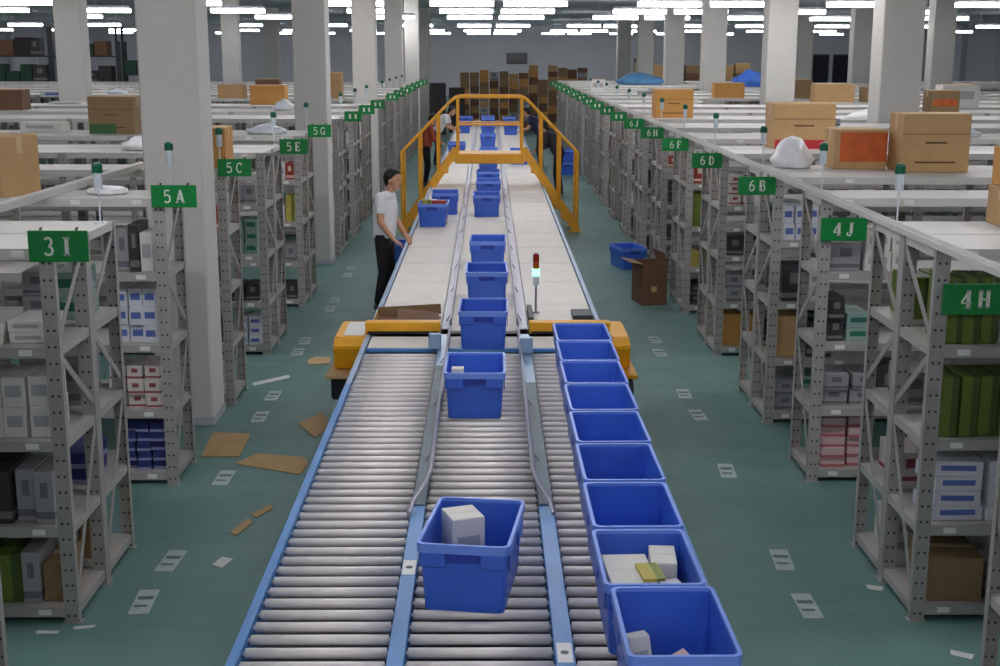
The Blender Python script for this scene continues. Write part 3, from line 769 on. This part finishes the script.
fill(1, 9.15, 'under sign 4J', [[('p_pink', .20, .075, .36, 2, 5)], [('p_grey', .2, .12, .34, 2, 2), ('p_dark', .2, .3, .3, 1, 1)], [('p_dark', .13, .16, .3, 1, 2), ('p_teal', .2, .1, .34, 1, 2)], [('p_grey', .24, .2, .3, 1, 1), ('p_w', .2, .14, .34, 2, 2)]])
fill(1, 10.7, 'under sign 6B', [[('p_grey', .2, .13, .36, 1, 2), ('p_teal', .2, .1, .36, 1, 3)], [('kraft', .24, .36, .36, 1, 1), ('p_dark', .24, .3, .3, 1, 1)], [('p_dark', .24, .3, .3, 1, 1), ('p_w', .2, .12, .3, 1, 3)], [('p_wb', .1, .14, .3, 3, 2)]])
fill(1, 10.7+DEP, 'behind sign 6B', [[('p_w', .2, .12, .36, 2, 2)], [('p_dark', .2, .2, .36, 2, 1)], [('p_grey', .2, .2, .36, 2, 1)], [('p_teal', .16, .12, .36, 2, 2)]], yoff=.12)
fill(1, 13.2, 'under sign 6D', [[('kraft2', .22, .33, .36, 2, 1)], [('p_grey', .2, .14, .36, 2, 2)], [('p_dark', .18, .2, .36, 2, 1)], [('p_wr', .14, .1, .3, 2, 3)]])
fill(1, 15.45, 'under sign 6F', [[('p_dark', .14, .12, .3, 2, 2)], [('p_yellow', .14, .18, .3, 2, 1)], [('p_lime', .14, .2, .3, 1, 2), ('p_w', .14, .2, .3, 1, 1)], [('p_red', .14, .22, .3, 2, 1)]])
fill(1, 17.68, 'under sign 6H', [[('p_grey', .14, .16, .3, 2, 2)], [('p_dark', .14, .2, .3, 2, 1)], [('p_dark', .14, .16, .3, 2, 2)], [('p_red', .12, .14, .3, 2, 1)]])
fill(1, 19.88, 'under sign 6J', [[('p_dark', .14, .2, .3, 2, 1)], [('p_grey', .14, .2, .3, 2, 1)], [('p_dark', .14, .26, .3, 2, 1)], [('p_grey', .12, .14, .3, 2, 2)]])
fill(-1, 6.74, 'under sign 3I', [[('kraft_old', .13, .22, .4, 1, 1), ('p_grey', .1, .3, .34, 1, 1), ('p_lime', .16, .28, .3, 2, 1)], [('p_grey', .12, .3, .3, 2, 1), ('p_dark', .3, .3, .4, 1, 1)], [('p_w', .13, .17, .34, 3, 2), ('p_grey', .18, .3, .3, 1, 1)], [('p_w', .22, .06, .36, 2, 2), ('p_yellow', .1, .12, .3, 1, 1)]])
fill(-1, 6.74+DEP, 'behind sign 3I', [[('kraft', .12, .34, .3, 1, 1), ('p_w', .2, .2, .36, 1, 1)], [('p_b', .2, .1, .36, 1, 2), ('p_w', .2, .1, .36, 1, 3)], [('p_grey', .2, .3, .36, 2, 1)], [('p_teal', .18, .14, .36, 1, 2), ('p_grey', .18, .14, .36, 1, 2)]], yoff=.12)
fill(-1, 9.1, 'under sign 5A', [[('p_b', .105, .072, .36, 3, 5)], [('p_wr', .13, .105, .36, 3, 3)], [('p_wb', .11, .13, .36, 3, 3)], [('p_w', .10, .28, .3, 1, 1), ('p_dark', .08, .34, .3, 1, 1), ('p_grey', .1, .3, .3, 2, 1)]])
fill(-1, 11.3, 'under sign 5C', [[('p_wb', .14, .1, .3, 2, 3)], [('p_dark', .16, .2, .3, 2, 1)], [('p_dark', .14, .24, .3, 1, 1), ('p_w', .14, .2, .3, 1, 1)], [('p_red', .13, .2, .3, 1, 1), ('p_w', .13, .16, .3, 2, 1)]])
fill(-1, 13.25, 'under sign 5E', [[('p_wb', .14, .1, .3, 2, 3)], [('p_dark', .16, .18, .3, 2, 1)], [('p_teal', .14, .12, .3, 2, 3)], [('p_grey', .14, .2, .3, 2, 1)]])
fill(-1, 15.85, 'under sign 5G', [[('p_dark', .14, .2, .3, 2, 1)], [('p_grey', .14, .2, .3, 2, 1)], [('p_yellow', .12, .16, .3, 1, 2), ('p_w', .14, .2, .3, 1, 1)], [('p_red', .1, .2, .3, 1, 1), ('p_w', .1, .2, .3, 1, 1)]])
for i in range(7, 12):
    fill(1, RIGHT[i][0], 'of %s right row' % ORD[i], [[(random.choice(['p_grey', 'p_dark', 'kraft']), .16, .22, .3, 1, 1)], [(random.choice(['p_w', 'p_dark']), .16, .2, .3, 1, 1)], [('p_dark', .16, .24, .3, 1, 1)], [(random.choice(['p_wb', 'p_red', 'p_grey']), .14, .16, .3, 1, 1)]])
for i in range(5, 10):
    fill(-1, LEFT[i][0], 'of %s left row' % ORD[i], [[(random.choice(['p_grey', 'p_dark', 'kraft']), .16, .22, .3, 1, 1)], [(random.choice(['p_w', 'p_dark']), .16, .2, .3, 1, 1)], [('p_dark', .16, .24, .3, 1, 1)], [(random.choice(['p_wb', 'p_red', 'p_grey']), .14, .16, .3, 1, 1)]])

# ------------------------------------------------------------------ packets inside totes
carton('white_carton', 'p_w', -.113, 5.53, ZT+.013, .15, .17, .30, 'white carton standing in the nearest middle tote', 'carton', rz=math.radians(20))
def leaning(name, mat, x, y, z, w, d, h, rx, ry, rz, label):
    o = carton(name, mat, x, y, z, w, d, h, label, 'packet'); o.rotation_euler = (rx, ry, rz); return o
leaning('printed_packet', 'p_w', .579, 4.455, ZT+.02, .08, .07, .20, math.radians(-10), math.radians(-6), math.radians(10), 'upright pink printed packet in the nearest right tote')
leaning('printed_packet', 'p_pink', .70, 4.43, ZT+.05, .16, .09, .09, math.radians(10), math.radians(-22), math.radians(20), 'lying pink printed packet in the nearest right tote')
leaning('printed_packet', 'p_w', .549, 4.315, ZT+.014, .06, .09, .18, 0, 0, math.radians(-8), 'small white packet in the corner of the nearest right tote')
for k, (x, y, z, w, d, h, m, a, lab) in enumerate(((.582, 5.025, .014, .19, .34, .235, 'p_w', 3, 'large white packet at left in the full tote'), (.737, 5.155, .014, .11, .2, .25, 'p_w', -4, 'white packet at the back of the full tote'),
        (.662, 4.975, .252, .09, .17, .012, 'p_yellow', 6, 'lime sheet on top of the full tote'), (.747, 4.935, .014, .085, .1, .21, 'p_wb', 14, 'small white and blue packet at right in the full tote'))):
    carton('packet', m, x, y, ZT+z, w, d, h, lab, 'packet', rz=math.radians(a))
carton('packet', 'p_yellow', .662, 6.085, ZT+.013, .15, .1, .17, 'lime packet inside the third tote of the right row', 'packet', rz=.3)
for k, (x, y, w, h, m, lab) in enumerate(((-.84, 17.72, .13, .33, 'p_yellow', 'yellow packet sticking out of the left lane tote'), (-.67, 17.72, .2, .32, 'p_red', 'red packet sticking out of the left lane tote'), (-.76, 17.92, .12, .31, 'p_w', 'white packet between coloured ones in the left lane tote'))):
    carton('packet', m, x, y, ZT+.013, w, .12, h, lab, 'packet', rz=.15*k)
carton('pale_lid', 'p_w', -.20, 8.33, ZT+.013, .08, .08, .28, 'small pale packet at the back left of second middle tote', 'packet')
# squashed open carton on the left lane behind the yellow beam
sc = thing('open_carton', 'flattened open brown carton on the left lane behind the yellow beam', 'carton', (-.70, 11.15, ZT))
obj('base', MB().box(-.28, .28, -.2, .25, 0, .012), 'kraft_dark', sc)
obj('wall', MB().box(-.28, .28, -.206, -.2, 0, .06), 'kraft_old', sc)
obj('wall', MB().bar((-.28, .25, .05), (.28, .25, .08), .006, .09), 'kraft_old', sc)
obj('wall', MB().box(-.286, -.28, -.2, .25, 0, .07), 'kraft2', sc)
obj('flap', MB().hull([(-.1, -.15, .02), (.27, -.18, .03), (.27, .1, .07), (-.1, .2, .09), (-.1, -.15, .026), (.27, -.18, .036), (.27, .1, .076), (-.1, .2, .096)]), 'kraft_dark', sc)

# brown open carton on the floor at right
bo = thing('open_carton', 'brown open carton with folded-out flap on the floor by the right shelving', 'carton', (2.04, 16.18, 0), math.radians(12))
w, d, h = .32, .44, .52
for nm, bb in (('bottom', (-w/2, w/2, -d/2, d/2, 0, .008)), ('wall', (-w/2, w/2, -d/2, -d/2+.008, 0, h)), ('wall', (-w/2, w/2, d/2-.008, d/2, 0, h)), ('wall', (-w/2, -w/2+.008, -d/2+.008, d/2-.008, 0, h)), ('wall', (w/2-.008, w/2, -d/2+.008, d/2-.008, 0, h))):
    obj(nm, MB().box(*bb), 'kraft_dark', bo)
obj('flap', MB().hull([(-w/2, -d/2, h), (-w/2, d/2, h), (-w/2-.17, -d/2, h+.03), (-w/2-.17, d/2, h+.03), (-w/2, -d/2, h+.006), (-w/2, d/2, h+.006), (-w/2-.17, -d/2, h+.036), (-w/2-.17, d/2, h+.036)]), 'kraft_old', bo)
obj('flap', MB().hull([(w/2, -d/2, h), (w/2, d/2, h), (w/2-.05, -d/2, h+.14), (w/2-.05, d/2, h+.14), (w/2-.006, -d/2, h), (w/2-.006, d/2, h), (w/2-.056, -d/2, h+.14), (w/2-.056, d/2, h+.14)]), 'kraft_dark', bo)
obj('label', MB().box(-.05, .02, -d/2-.0015, -d/2, .17, .24), 'flap', bo)

# ------------------------------------------------------------------ on the floor
def flat(name, pts, mat, label, cat, t=.006, group=None):
    P = [atz(x, y, 0) for x, y in pts]; c = sum(P, Vector())/len(P)
    b = MB(); vs = [b.bm.verts.new((p.x-c.x, p.y-c.y, 0)) for p in P]; ts = [b.bm.verts.new((p.x-c.x, p.y-c.y, t)) for p in P]
    n = len(P); b.bm.faces.new(vs[::-1]); b.bm.faces.new(ts)
    for i in range(n): b.bm.faces.new((vs[i], vs[(i+1) % n], ts[(i+1) % n], ts[i]))
    return tag(obj(name, b, mat, None, (c.x, c.y, .001)), label, cat, group)
flat('cardboard_sheet', [(201, 457), (239, 457), (251, 434), (213, 433)], 'flat_card', 'square cardboard sheet on the floor beside the front pillar', 'cardboard')
flat('cardboard_sheet', [(235, 464), (258, 454), (306, 458), (308, 464), (300, 475)], 'flat_card', 'long cardboard sheet on the floor next to the conveyor', 'cardboard')
flat('cardboard_sheet', [(298, 424), (323, 413), (329, 421), (326, 430), (315, 438)], 'flat_card', 'small tilted cardboard sheet on the floor next to the conveyor', 'cardboard')
flat('cardboard_strip', [(230, 533), (248, 519), (253, 523), (236, 536)], 'flat_card', 'narrow cardboard strip on the left floor, nearer of two', 'cardboard')
flat('cardboard_strip', [(251, 515), (270, 505), (273, 509), (257, 518)], 'flat_card', 'narrow cardboard strip on the left floor, farther of two', 'cardboard')
flat('paper_scrap', [(212, 565), (222, 557), (233, 559), (222, 568)], 'paper', 'white paper scrap on the floor left of the conveyor', 'paper', .002)
flat('paper_scrap', [(950, 650), (974, 655), (972, 660), (951, 655)], 'paper', 'white paper scrap at the bottom right corner', 'paper', .002)
flat('paper_scrap', [(866, 585), (884, 587), (882, 591), (868, 589)], 'paper', 'pale paper scrap at the foot of the shelving under sign 4H', 'paper', .002)
flat('paper_scrap', [(37, 631), (60, 631), (58, 634), (36, 634)], 'paper', 'thin paper slip left of the front left shelving foot', 'paper', .002)
flat('paper_scrap', [(74, 627), (96, 625), (94, 628), (73, 630)], 'paper', 'thin paper slip right at the front left shelving foot', 'paper', .002)
flat('floor_strip', [(252, 383), (289, 375), (290, 378), (254, 386)], 'paper', 'thin white strip on the floor behind the front pillar', 'strip', .002)
flat('cardboard_scrap', [(307, 361), (316, 357), (331, 358), (329, 364), (309, 365)], 'flap', 'pale cardboard scrap beside the left yellow drive unit', 'cardboard')
mk = MB().box(-.058, .058, -.17, .17, 0, .002).mesh('marker'); mi = MB().box(-.045, .045, .03, .075, .002, .0026).mesh('marker_ink'); mi2 = MB().box(-.045, .03, -.075, -.045, .002, .0026).mesh('marker_ink')
k = 0
for side, lst in ((-1, [(144, 602), (171, 561), (224, 478), (260, 417), (273, 396), (298, 352), (305, 341), (330, 309), (335, 300), (348, 275), (351, 268)]),
                  (1, [(807, 606), (782, 560), (727, 471), (698, 415), (684, 394), (660, 353), (655, 340)])):
    for i, (x, y) in enumerate(lst):
        p = atz(x, y, 0)
        r = thing('floor_label', 'pale worn label on the floor along the %s shelving, %s from the camera' % ('left' if side < 0 else 'right', ORD[i]), 'floor label', (p.x, p.y, .001), math.radians(random.uniform(-4, 4)), 'floor labels')
        obj('label_sheet', mk, 'marker', r); obj('faded_print', mi, 'mark_ink', r); obj('faded_print', mi2, 'mark_ink', r)
# worn pale pads at the shelving feet need no object of their own

# ------------------------------------------------------------------ yellow crossover bridge
BY0, BY1 = 22.7, 23.45
br = thing('crossover_bridge', 'yellow steel crossover bridge with handrails spanning the conveyor', 'bridge', (0.03, 0, 0))
zp = 1.36
obj('platform', MB().box(-.6, .6, BY0, BY1, zp-.02, zp), 'bridge', br)
for yy in (BY0, BY1):
    obj('platform_beam', MB().box(-.6, .6, yy-.02, yy+.02, zp-.17, zp-.02, .006), 'bridge', br)
    for s in (-1, 1):
        obj('stringer', MB().hull([(s*.58, yy+o, zp+dz) for o in (-.015, .015) for dz in (-.04, .06)]+[(s*x_, yy+o, z_) for o in (-.015, .015) for x_, z_ in ((1.46, .012), (1.58, .012), (1.58, .09), (.66, zp+.06))]), 'bridge', br)
        obj('stringer_foot', MB().box(s*1.38, s*1.6, yy-.05, yy+.05, 0, .012), 'bridge', br)
    pp = [(-1.53, yy, 1.38), (-.68, yy, 2.25), (-.6, yy, 2.31), (-.5, yy, 2.33), (.5, yy, 2.33), (.6, yy, 2.31), (.68, yy, 2.25), (1.53, yy, 1.38)]
    obj('handrail', MB().tube(pp, .026, 10), 'bridge', br)
    obj('mid_rail', MB().tube([(-.56, yy, 1.86), (.56, yy, 1.86)], .018, 8), 'bridge', br)
    for s in (-1, 1):
        obj('rail_post', MB().cyl((s*.56, yy, zp), (s*.56, yy, 2.33), .022, 10), 'bridge', br)
        obj('rail_post', MB().cyl((s*.90, yy, .86), (s*.90, yy, 2.02), .022, 10), 'bridge', br)
        obj('rail_post', MB().cyl((s*1.22, yy, .42), (s*1.22, yy, 1.69), .022, 10), 'bridge', br)
        obj('rail_post', MB().cyl((s*1.53, yy, 0.0), (s*1.53, yy, 1.39), .024, 10), 'bridge', br)
for s in (-1, 1):
    for k in range(6):
        t = (k+.6)/6.6; x = .60+t*.9; z = zp*(1-t)
        if x < 1.06 and z < .86: continue
        obj('tread', MB().box(s*(x-.09), s*(x+.09), BY0+.02, BY1-.02, z-.012, z+.012), 'bridge', br)
    for yy in (BY0, BY1): obj('support_post', MB().box(s*1.10-.03, s*1.10+.03, yy-.03, yy+.03, 0, .62), 'bridge', br)

# ------------------------------------------------------------------ goods at the far end of the aisle
rs = random.Random(5)
k = 0
FARN = {'kraft': 'tan', 'kraft2': 'orange-tan', 'kraft_old': 'brown', 'kraft_dark': 'dark brown', 'p_grey': 'grey', 'darkgreen': 'dark green'}
for c in range(13):
    x = -.95+c*.40
    zt = 0; lim = 2.1+rs.uniform(-.25, .3)
    while zt < lim:
        h = rs.uniform(.18, .38); w = rs.uniform(.35, .38); m_ = rs.choice(['kraft', 'kraft_old', 'kraft_dark', 'kraft_dark', 'kraft_old', 'p_grey', 'kraft2'])
        carton('stacked_carton', m_, x+rs.uniform(-.008, .008), 54+rs.uniform(-.15, .15)+(c % 2)*.2, zt, w, .4, h, '%s carton in the wall of stacked cartons at the aisle end' % FARN[m_], 'carton', 'cartons stacked at the far aisle end')
        zt += h+.002
for c in range(7):
    x = 7+c*.75; zt = 0
    for s in range(7):
        h = rs.uniform(.34, .5)
        carton('stacked_carton', rs.choice(['kraft', 'kraft_old', 'kraft_dark']), x, 60, zt, .66, .6, h, 'carton in the far stack behind the right shelving', 'carton', 'far cartons behind the right shelving')
        zt += h+.002
        if zt > 2.3: break
LOADN = {'darkgreen': 'dark green load', 'darkcloth': 'charcoal load', 'kraft_dark': 'brown carton', 'p_dark': 'dark printed carton'}
def rackish(x, y, w, h, label, mats, seed):
    """tall loaded storage frame in the background"""
    rr = random.Random(seed); r = thing('tall_rack', label, 'shelving', (x, y, 0), 0, 'tall loaded racks in the background')
    for sx in (-1, 1):
        for yy in (0, .8): obj('upright', MB().box(sx*w/2-.04, sx*w/2+.04, yy-.04, yy+.04, 0, h), 'darkmetal', r)
    n = max(2, int(h/.9))
    for i in range(n):
        z = .12+i*(h-.2)/n
        obj('beam_shelf', MB().box(-w/2+.04, w/2-.04, 0, .8, z-.05, z), 'darkmetal', r)
        xx = -w/2+.1
        while xx < w/2-.35:
            ww = rr.uniform(.3, .6); hh = rr.uniform(.4, .72)*min(.9, (h-.2)/n)
            if xx+ww > w/2-.06: break
            mt_ = rr.choice(mats)
            carton('stored_load', mt_, x+xx+ww/2, y+.4, z+.001, ww*.92, .6, hh, '%s stored on the far-left tall rack, %s from left' % (LOADN[mt_], ORD[seed-50]), 'load', 'loads on the '+label)
            xx += ww
    return r
for k, (x, y) in enumerate(((-19.2, 47.6), (-16.8, 47.6), (-14.4, 47.6), (-12.0, 47.6))):
    rackish(x, y, 2.3, 3.9 if k < 3 else 3.4, 'dark tall rack of green and brown loads at far left, %s from left' % ORD[k], ['darkgreen', 'darkgreen', 'darkcloth', 'kraft_dark', 'p_dark'], 50+k)
for k, x in enumerate((-2.6, -1.9)):
    carton('covered_pallet', 'darkcloth', x+.7, 50+k, 0, .6, .8, 1.9-.2*k, ['left', 'right'][k]+' dark covered pallet at the far end left of the aisle', 'pallet', 'dark covered pallets')

# ------------------------------------------------------------------ people
def blob(segs, ells, voxel, smooth=6, cut=None):
    """tapered limbs and rounded masses fused into one continuous surface"""
    b = MB()
    sph = bmesh.new(); bmesh.ops.create_icosphere(sph, subdivisions=2, radius=1); sv = [v.co.copy() for v in sph.verts]; sph.free()
    for p, r0, q, r1 in segs:
        p = Vector(p); q = Vector(q)
        b.hull([p+v*r0 for v in sv]+[q+v*r1 for v in sv])
    for c, rx, ry, rz in ells: b.ell(c, rx, ry, rz, 3)
    me = b.mesh('blob'); o = bpy.data.objects.new('blob', me); COL.objects.link(o)
    md = o.modifiers.new('r', 'REMESH'); md.mode = 'VOXEL'; md.voxel_size = voxel
    sm = o.modifiers.new('s', 'SMOOTH'); sm.iterations = smooth; sm.factor = .5
    bpy.context.view_layer.update()
    dg = bpy.context.evaluated_depsgraph_get()
    out = bpy.data.meshes.new_from_object(o.evaluated_get(dg))
    bpy.data.objects.remove(o); bpy.data.meshes.remove(me)
    if cut:
        bb = bmesh.new(); bb.from_mesh(out)
        for co, no in cut:
            bmesh.ops.bisect_plane(bb, geom=bb.verts[:]+bb.edges[:]+bb.faces[:], plane_co=co, plane_no=no, clear_outer=True)
            ed = [e for e in bb.edges if e.is_boundary]
            if ed: bmesh.ops.holes_fill(bb, edges=ed, sides=0)
        bb.to_mesh(out); bb.free()
    for p in out.polygons: p.use_smooth = True
    return out
def lerp(a, b, t): return Vector(a)*(1-t)+Vector(b)*t
def hand(segs, w, d, side, sc=1.0):
    """palm, four unequal bent fingers and a thumb leaving the side of the palm"""
    w = Vector(w); d = Vector(d).normalized(); up = Vector((0, 0, 1)); n = d.cross(up)
    if n.length < .1: n = Vector((0, 1, 0))
    n.normalize(); pal = w+d*.085*sc; dn = n.cross(d)
    if dn.z > 0: dn = -dn
    for k, (off, ln) in enumerate(((-.030, .070), (-.010, .080), (.010, .076), (.029, .060))):
        base = pal+n*off*sc; segs.append((w+n*off*.7*sc, .017*sc, base, .014*sc))
        mid = base+(d*.9+dn*.25).normalized()*ln*.5*sc; tip = mid+(d*.6+dn*.7).normalized()*ln*.5*sc
        segs.append((base, .0105*sc, mid, .0095*sc)); segs.append((mid, .0095*sc, tip, .008*sc))
    tb = w+d*.03*sc+n*.03*side*sc; tm_ = tb+(d*.6+n*.8*side+dn*.2).normalized()*.04*sc; tt = tm_+(d*.9+n*.15*side+dn*.3).normalized()*.032*sc
    segs.append((tb, .015*sc, tm_, .011*sc)); segs.append((tm_, .011*sc, tt, .009*sc))
def person(loc, rz, label, J, top, bottom, voxel=.0075, hairlen=.0, sleeve=.55, shoes='shoe'):
    """J: joints in metres, facing +X; arms/legs as (near, far)"""
    r = thing('person', label, 'person', loc, rz, 'workers in the hall')
    pel, che, nek, hd_ = [Vector(J[k]) for k in ('pelvis', 'chest', 'neck', 'head')]
    fw = Vector(J.get('look', (1, 0, -.1))).normalized(); sd = Vector((0, 0, 1)).cross(fw).normalized(); upv = fw.cross(sd)
    H = lambda a, b, c: hd_+fw*a+sd*b+upv*c
    body, shirt, trou = [], [], []
    # head and neck
    body += [(nek-Vector((0, 0, .04)), .058, H(-.015, 0, -.05), .052)]
    body += [(H(-.02, 0, .035), .088, H(.0, 0, .03), .086), (H(.03, 0, .03), .070, H(.045, 0, -.055), .046), (H(.02, 0, -.04), .056, H(.06, 0, -.085), .030)]
    body += [(H(.083, 0, .022), .010, H(.108, 0, -.016), .0125), (H(.075, .022, .036), .016, H(.075, -.022, .036), .016), (H(.082, .014, -.05), .010, H(.082, -.014, -.05), .010)]
    for s in (-1, 1): body += [(H(-.005, s*.082, .012), .017, H(-.008, s*.086, -.022), .012)]
    # torso
    body += [(pel, .09, che, .09), (che, .08, nek-Vector((0, 0, .05)), .055)]
    shirt += [(pel+Vector((0, -.045, -.02)), .128, che+Vector((0, -.06, .0)), .134), (pel+Vector((0, .045, -.02)), .128, che+Vector((0, .06, .0)), .134)]
    shirt += [(che+Vector((0, .06, 0)), .134, che+Vector((0, -.06, 0)), .134), (che+Vector((0, 0, .06)), .10, nek-Vector((0, 0, .055)), .068)]
    for i in (0, 1):
        sh, el, wr, hn = [Vector(v) for v in J['arms'][i]]
        shirt += [(nek-Vector((0, 0, .06)), .062, sh, .062), (che, .10, sh, .062)]
        body += [(sh, .052, el, .041), (el, .041, wr, .028)]
        shirt += [(sh, .066, lerp(sh, el, sleeve), .060)]
        if sleeve >= 1: shirt += [(el, .054, lerp(el, wr, .9), .042)]
        hand(body, wr, hn-wr, 1 if i == 0 else -1)
        hp, kn, an, to = [Vector(v) for v in J['legs'][i]]
        body += [(hp, .08, kn, .055), (kn, .055, an, .038), (an, .04, to, .03)]
        trou += [(hp+Vector((0, 0, .03)), .098, kn, .070), (kn, .070, an+Vector((0, 0, .03)), .058)]
        sb = blob([(an+Vector((-.03, 0, -.045)), .042, to+Vector((0, 0, -.005)), .036), (an+Vector((0, 0, -.01)), .046, an+Vector((.06, 0, -.03)), .04)], [], voxel*1.2, cut=[((0, 0, .002), (0, 0, -1))])
        obj('shoe', sb, shoes, r)
    trou += [(pel+Vector((0, .05, .02)), .122, pel+Vector((0, -.05, .02)), .122), (pel+Vector((0, .04, -.08)), .10, pel+Vector((0, -.04, -.08)), .10)]
    obj('body', blob(body, [], voxel), 'skin', r)
    hem = pel+Vector((0, 0, -.03))
    obj('shirt', blob(shirt, [], voxel*1.2, 6, cut=[(hem, (0, 0, -1))]), top, r)
    obj('trousers', blob(trou, [], voxel*1.2, 8, cut=[(pel+Vector((0, 0, .06)), (0, 0, 1))]), bottom, r)
    hs = [(H(-.030, 0, .052), .097, H(.012, 0, .058), .090), (H(-.038, 0, .02), .092, H(-.042, 0, -.02-hairlen), .074), (H(.040, .03, .088), .040, H(.040, -.03, .088), .040)]
    for s in (-1, 1): hs.append((H(-.02, s*.05, .03), .046, H(-.012, s*.052, .0), .040))
    obj('hair', blob(hs, [], voxel, cut=[(H(.012, 0, .035), (fw*.86-upv*.5))]), 'hair', r)
    for s in (-1, 1): obj('eye', MB().ell(H(.0855, s*.030, .016), .006, .009, .006, 1), 'eye', r)
    for s in (-1, 1): obj('eyebrow', MB().bar(H(.088, s*.018, .040), H(.080, s*.045, .038), .008, .008), 'hair', r)
    obj('mouth', MB().bar(H(.0925, -.018, -.052), H(.0925, .018, -.052), .006, .008), 'lip', r)
    return r
person((-1.29, 15.7, 0), math.radians(-14), 'man in white T-shirt and black trousers standing at the conveyor edge', {
    'pelvis': (.03, 0, .93), 'chest': (.05, 0, 1.27), 'neck': (.10, 0, 1.47), 'head': (.155, 0, 1.585), 'look': (1, -.12, -.18),
    'arms': [[(.055, -.175, 1.40), (.06, -.225, 1.11), (.21, -.20, .90), (.31, -.17, .84)], [(.06, .175, 1.40), (.10, .22, 1.12), (.24, .17, .92), (.31, .13, .85)]],
    'legs': [[(.03, -.085, .88), (.05, -.10, .48), (-.02, -.10, .09), (.15, -.11, .04)], [(.03, .085, .88), (.06, .10, .48), (.03, .11, .09), (.20, .12, .04)]]}, 'tee', 'trousers')
def stand(lean=0.0, reach=.3, hh=1.0):
    l = lean
    return {'pelvis': (.0, 0, .92), 'chest': (.04+.3*l, 0, 1.26-.06*l), 'neck': (.07+.5*l, 0, 1.45-.13*l), 'head': (.12+.62*l, 0, 1.56-.18*l), 'look': (1, 0, -.25-.3*l),
     'arms': [[(.05+.45*l, -.175, 1.38-.1*l), (.12+.45*l, -.22, 1.10-.1*l), (.12+.45*l+reach*.7, -.15, 1.02-.1*l), (.22+.45*l+reach*.7, -.13, .98-.1*l)],
              [(.05+.45*l, .175, 1.38-.1*l), (.12+.45*l, .22, 1.10-.1*l), (.12+.45*l+reach*.7, .15, 1.02-.1*l), (.22+.45*l+reach*.7, .13, .98-.1*l)]],
     'legs': [[(0, -.085, .87), (.04, -.1, .48), (-.03, -.1, .09), (.14, -.11, .04)], [(0, .085, .87), (.04, .1, .48), (.0, .1, .09), (.17, .11, .04)]]}
person((-1.45, 30.6, 0), math.radians(8), 'worker in rust and charcoal clothes left of the conveyor behind the bridge', stand(.1, .25), 'rust', 'trousers', .011, .03, 1.0)
person((-1.42, 36.4, 0), math.radians(-10), 'worker in a white shirt leaning to the conveyor behind the bridge', stand(.5, .3), 'tee', 'navy', .012, .05, .55)
person((1.42, 35.5, 0), math.radians(175), 'worker in navy bending to the right lane behind the bridge', stand(.45, .3), 'navy', 'trousers', .012, .06, .55)
person((1.55, 28.6, 0), math.radians(165), 'worker in charcoal standing right of the conveyor behind the bridge', stand(.4, .25), 'dcloth', 'trousers', .011, .06, 1.0)
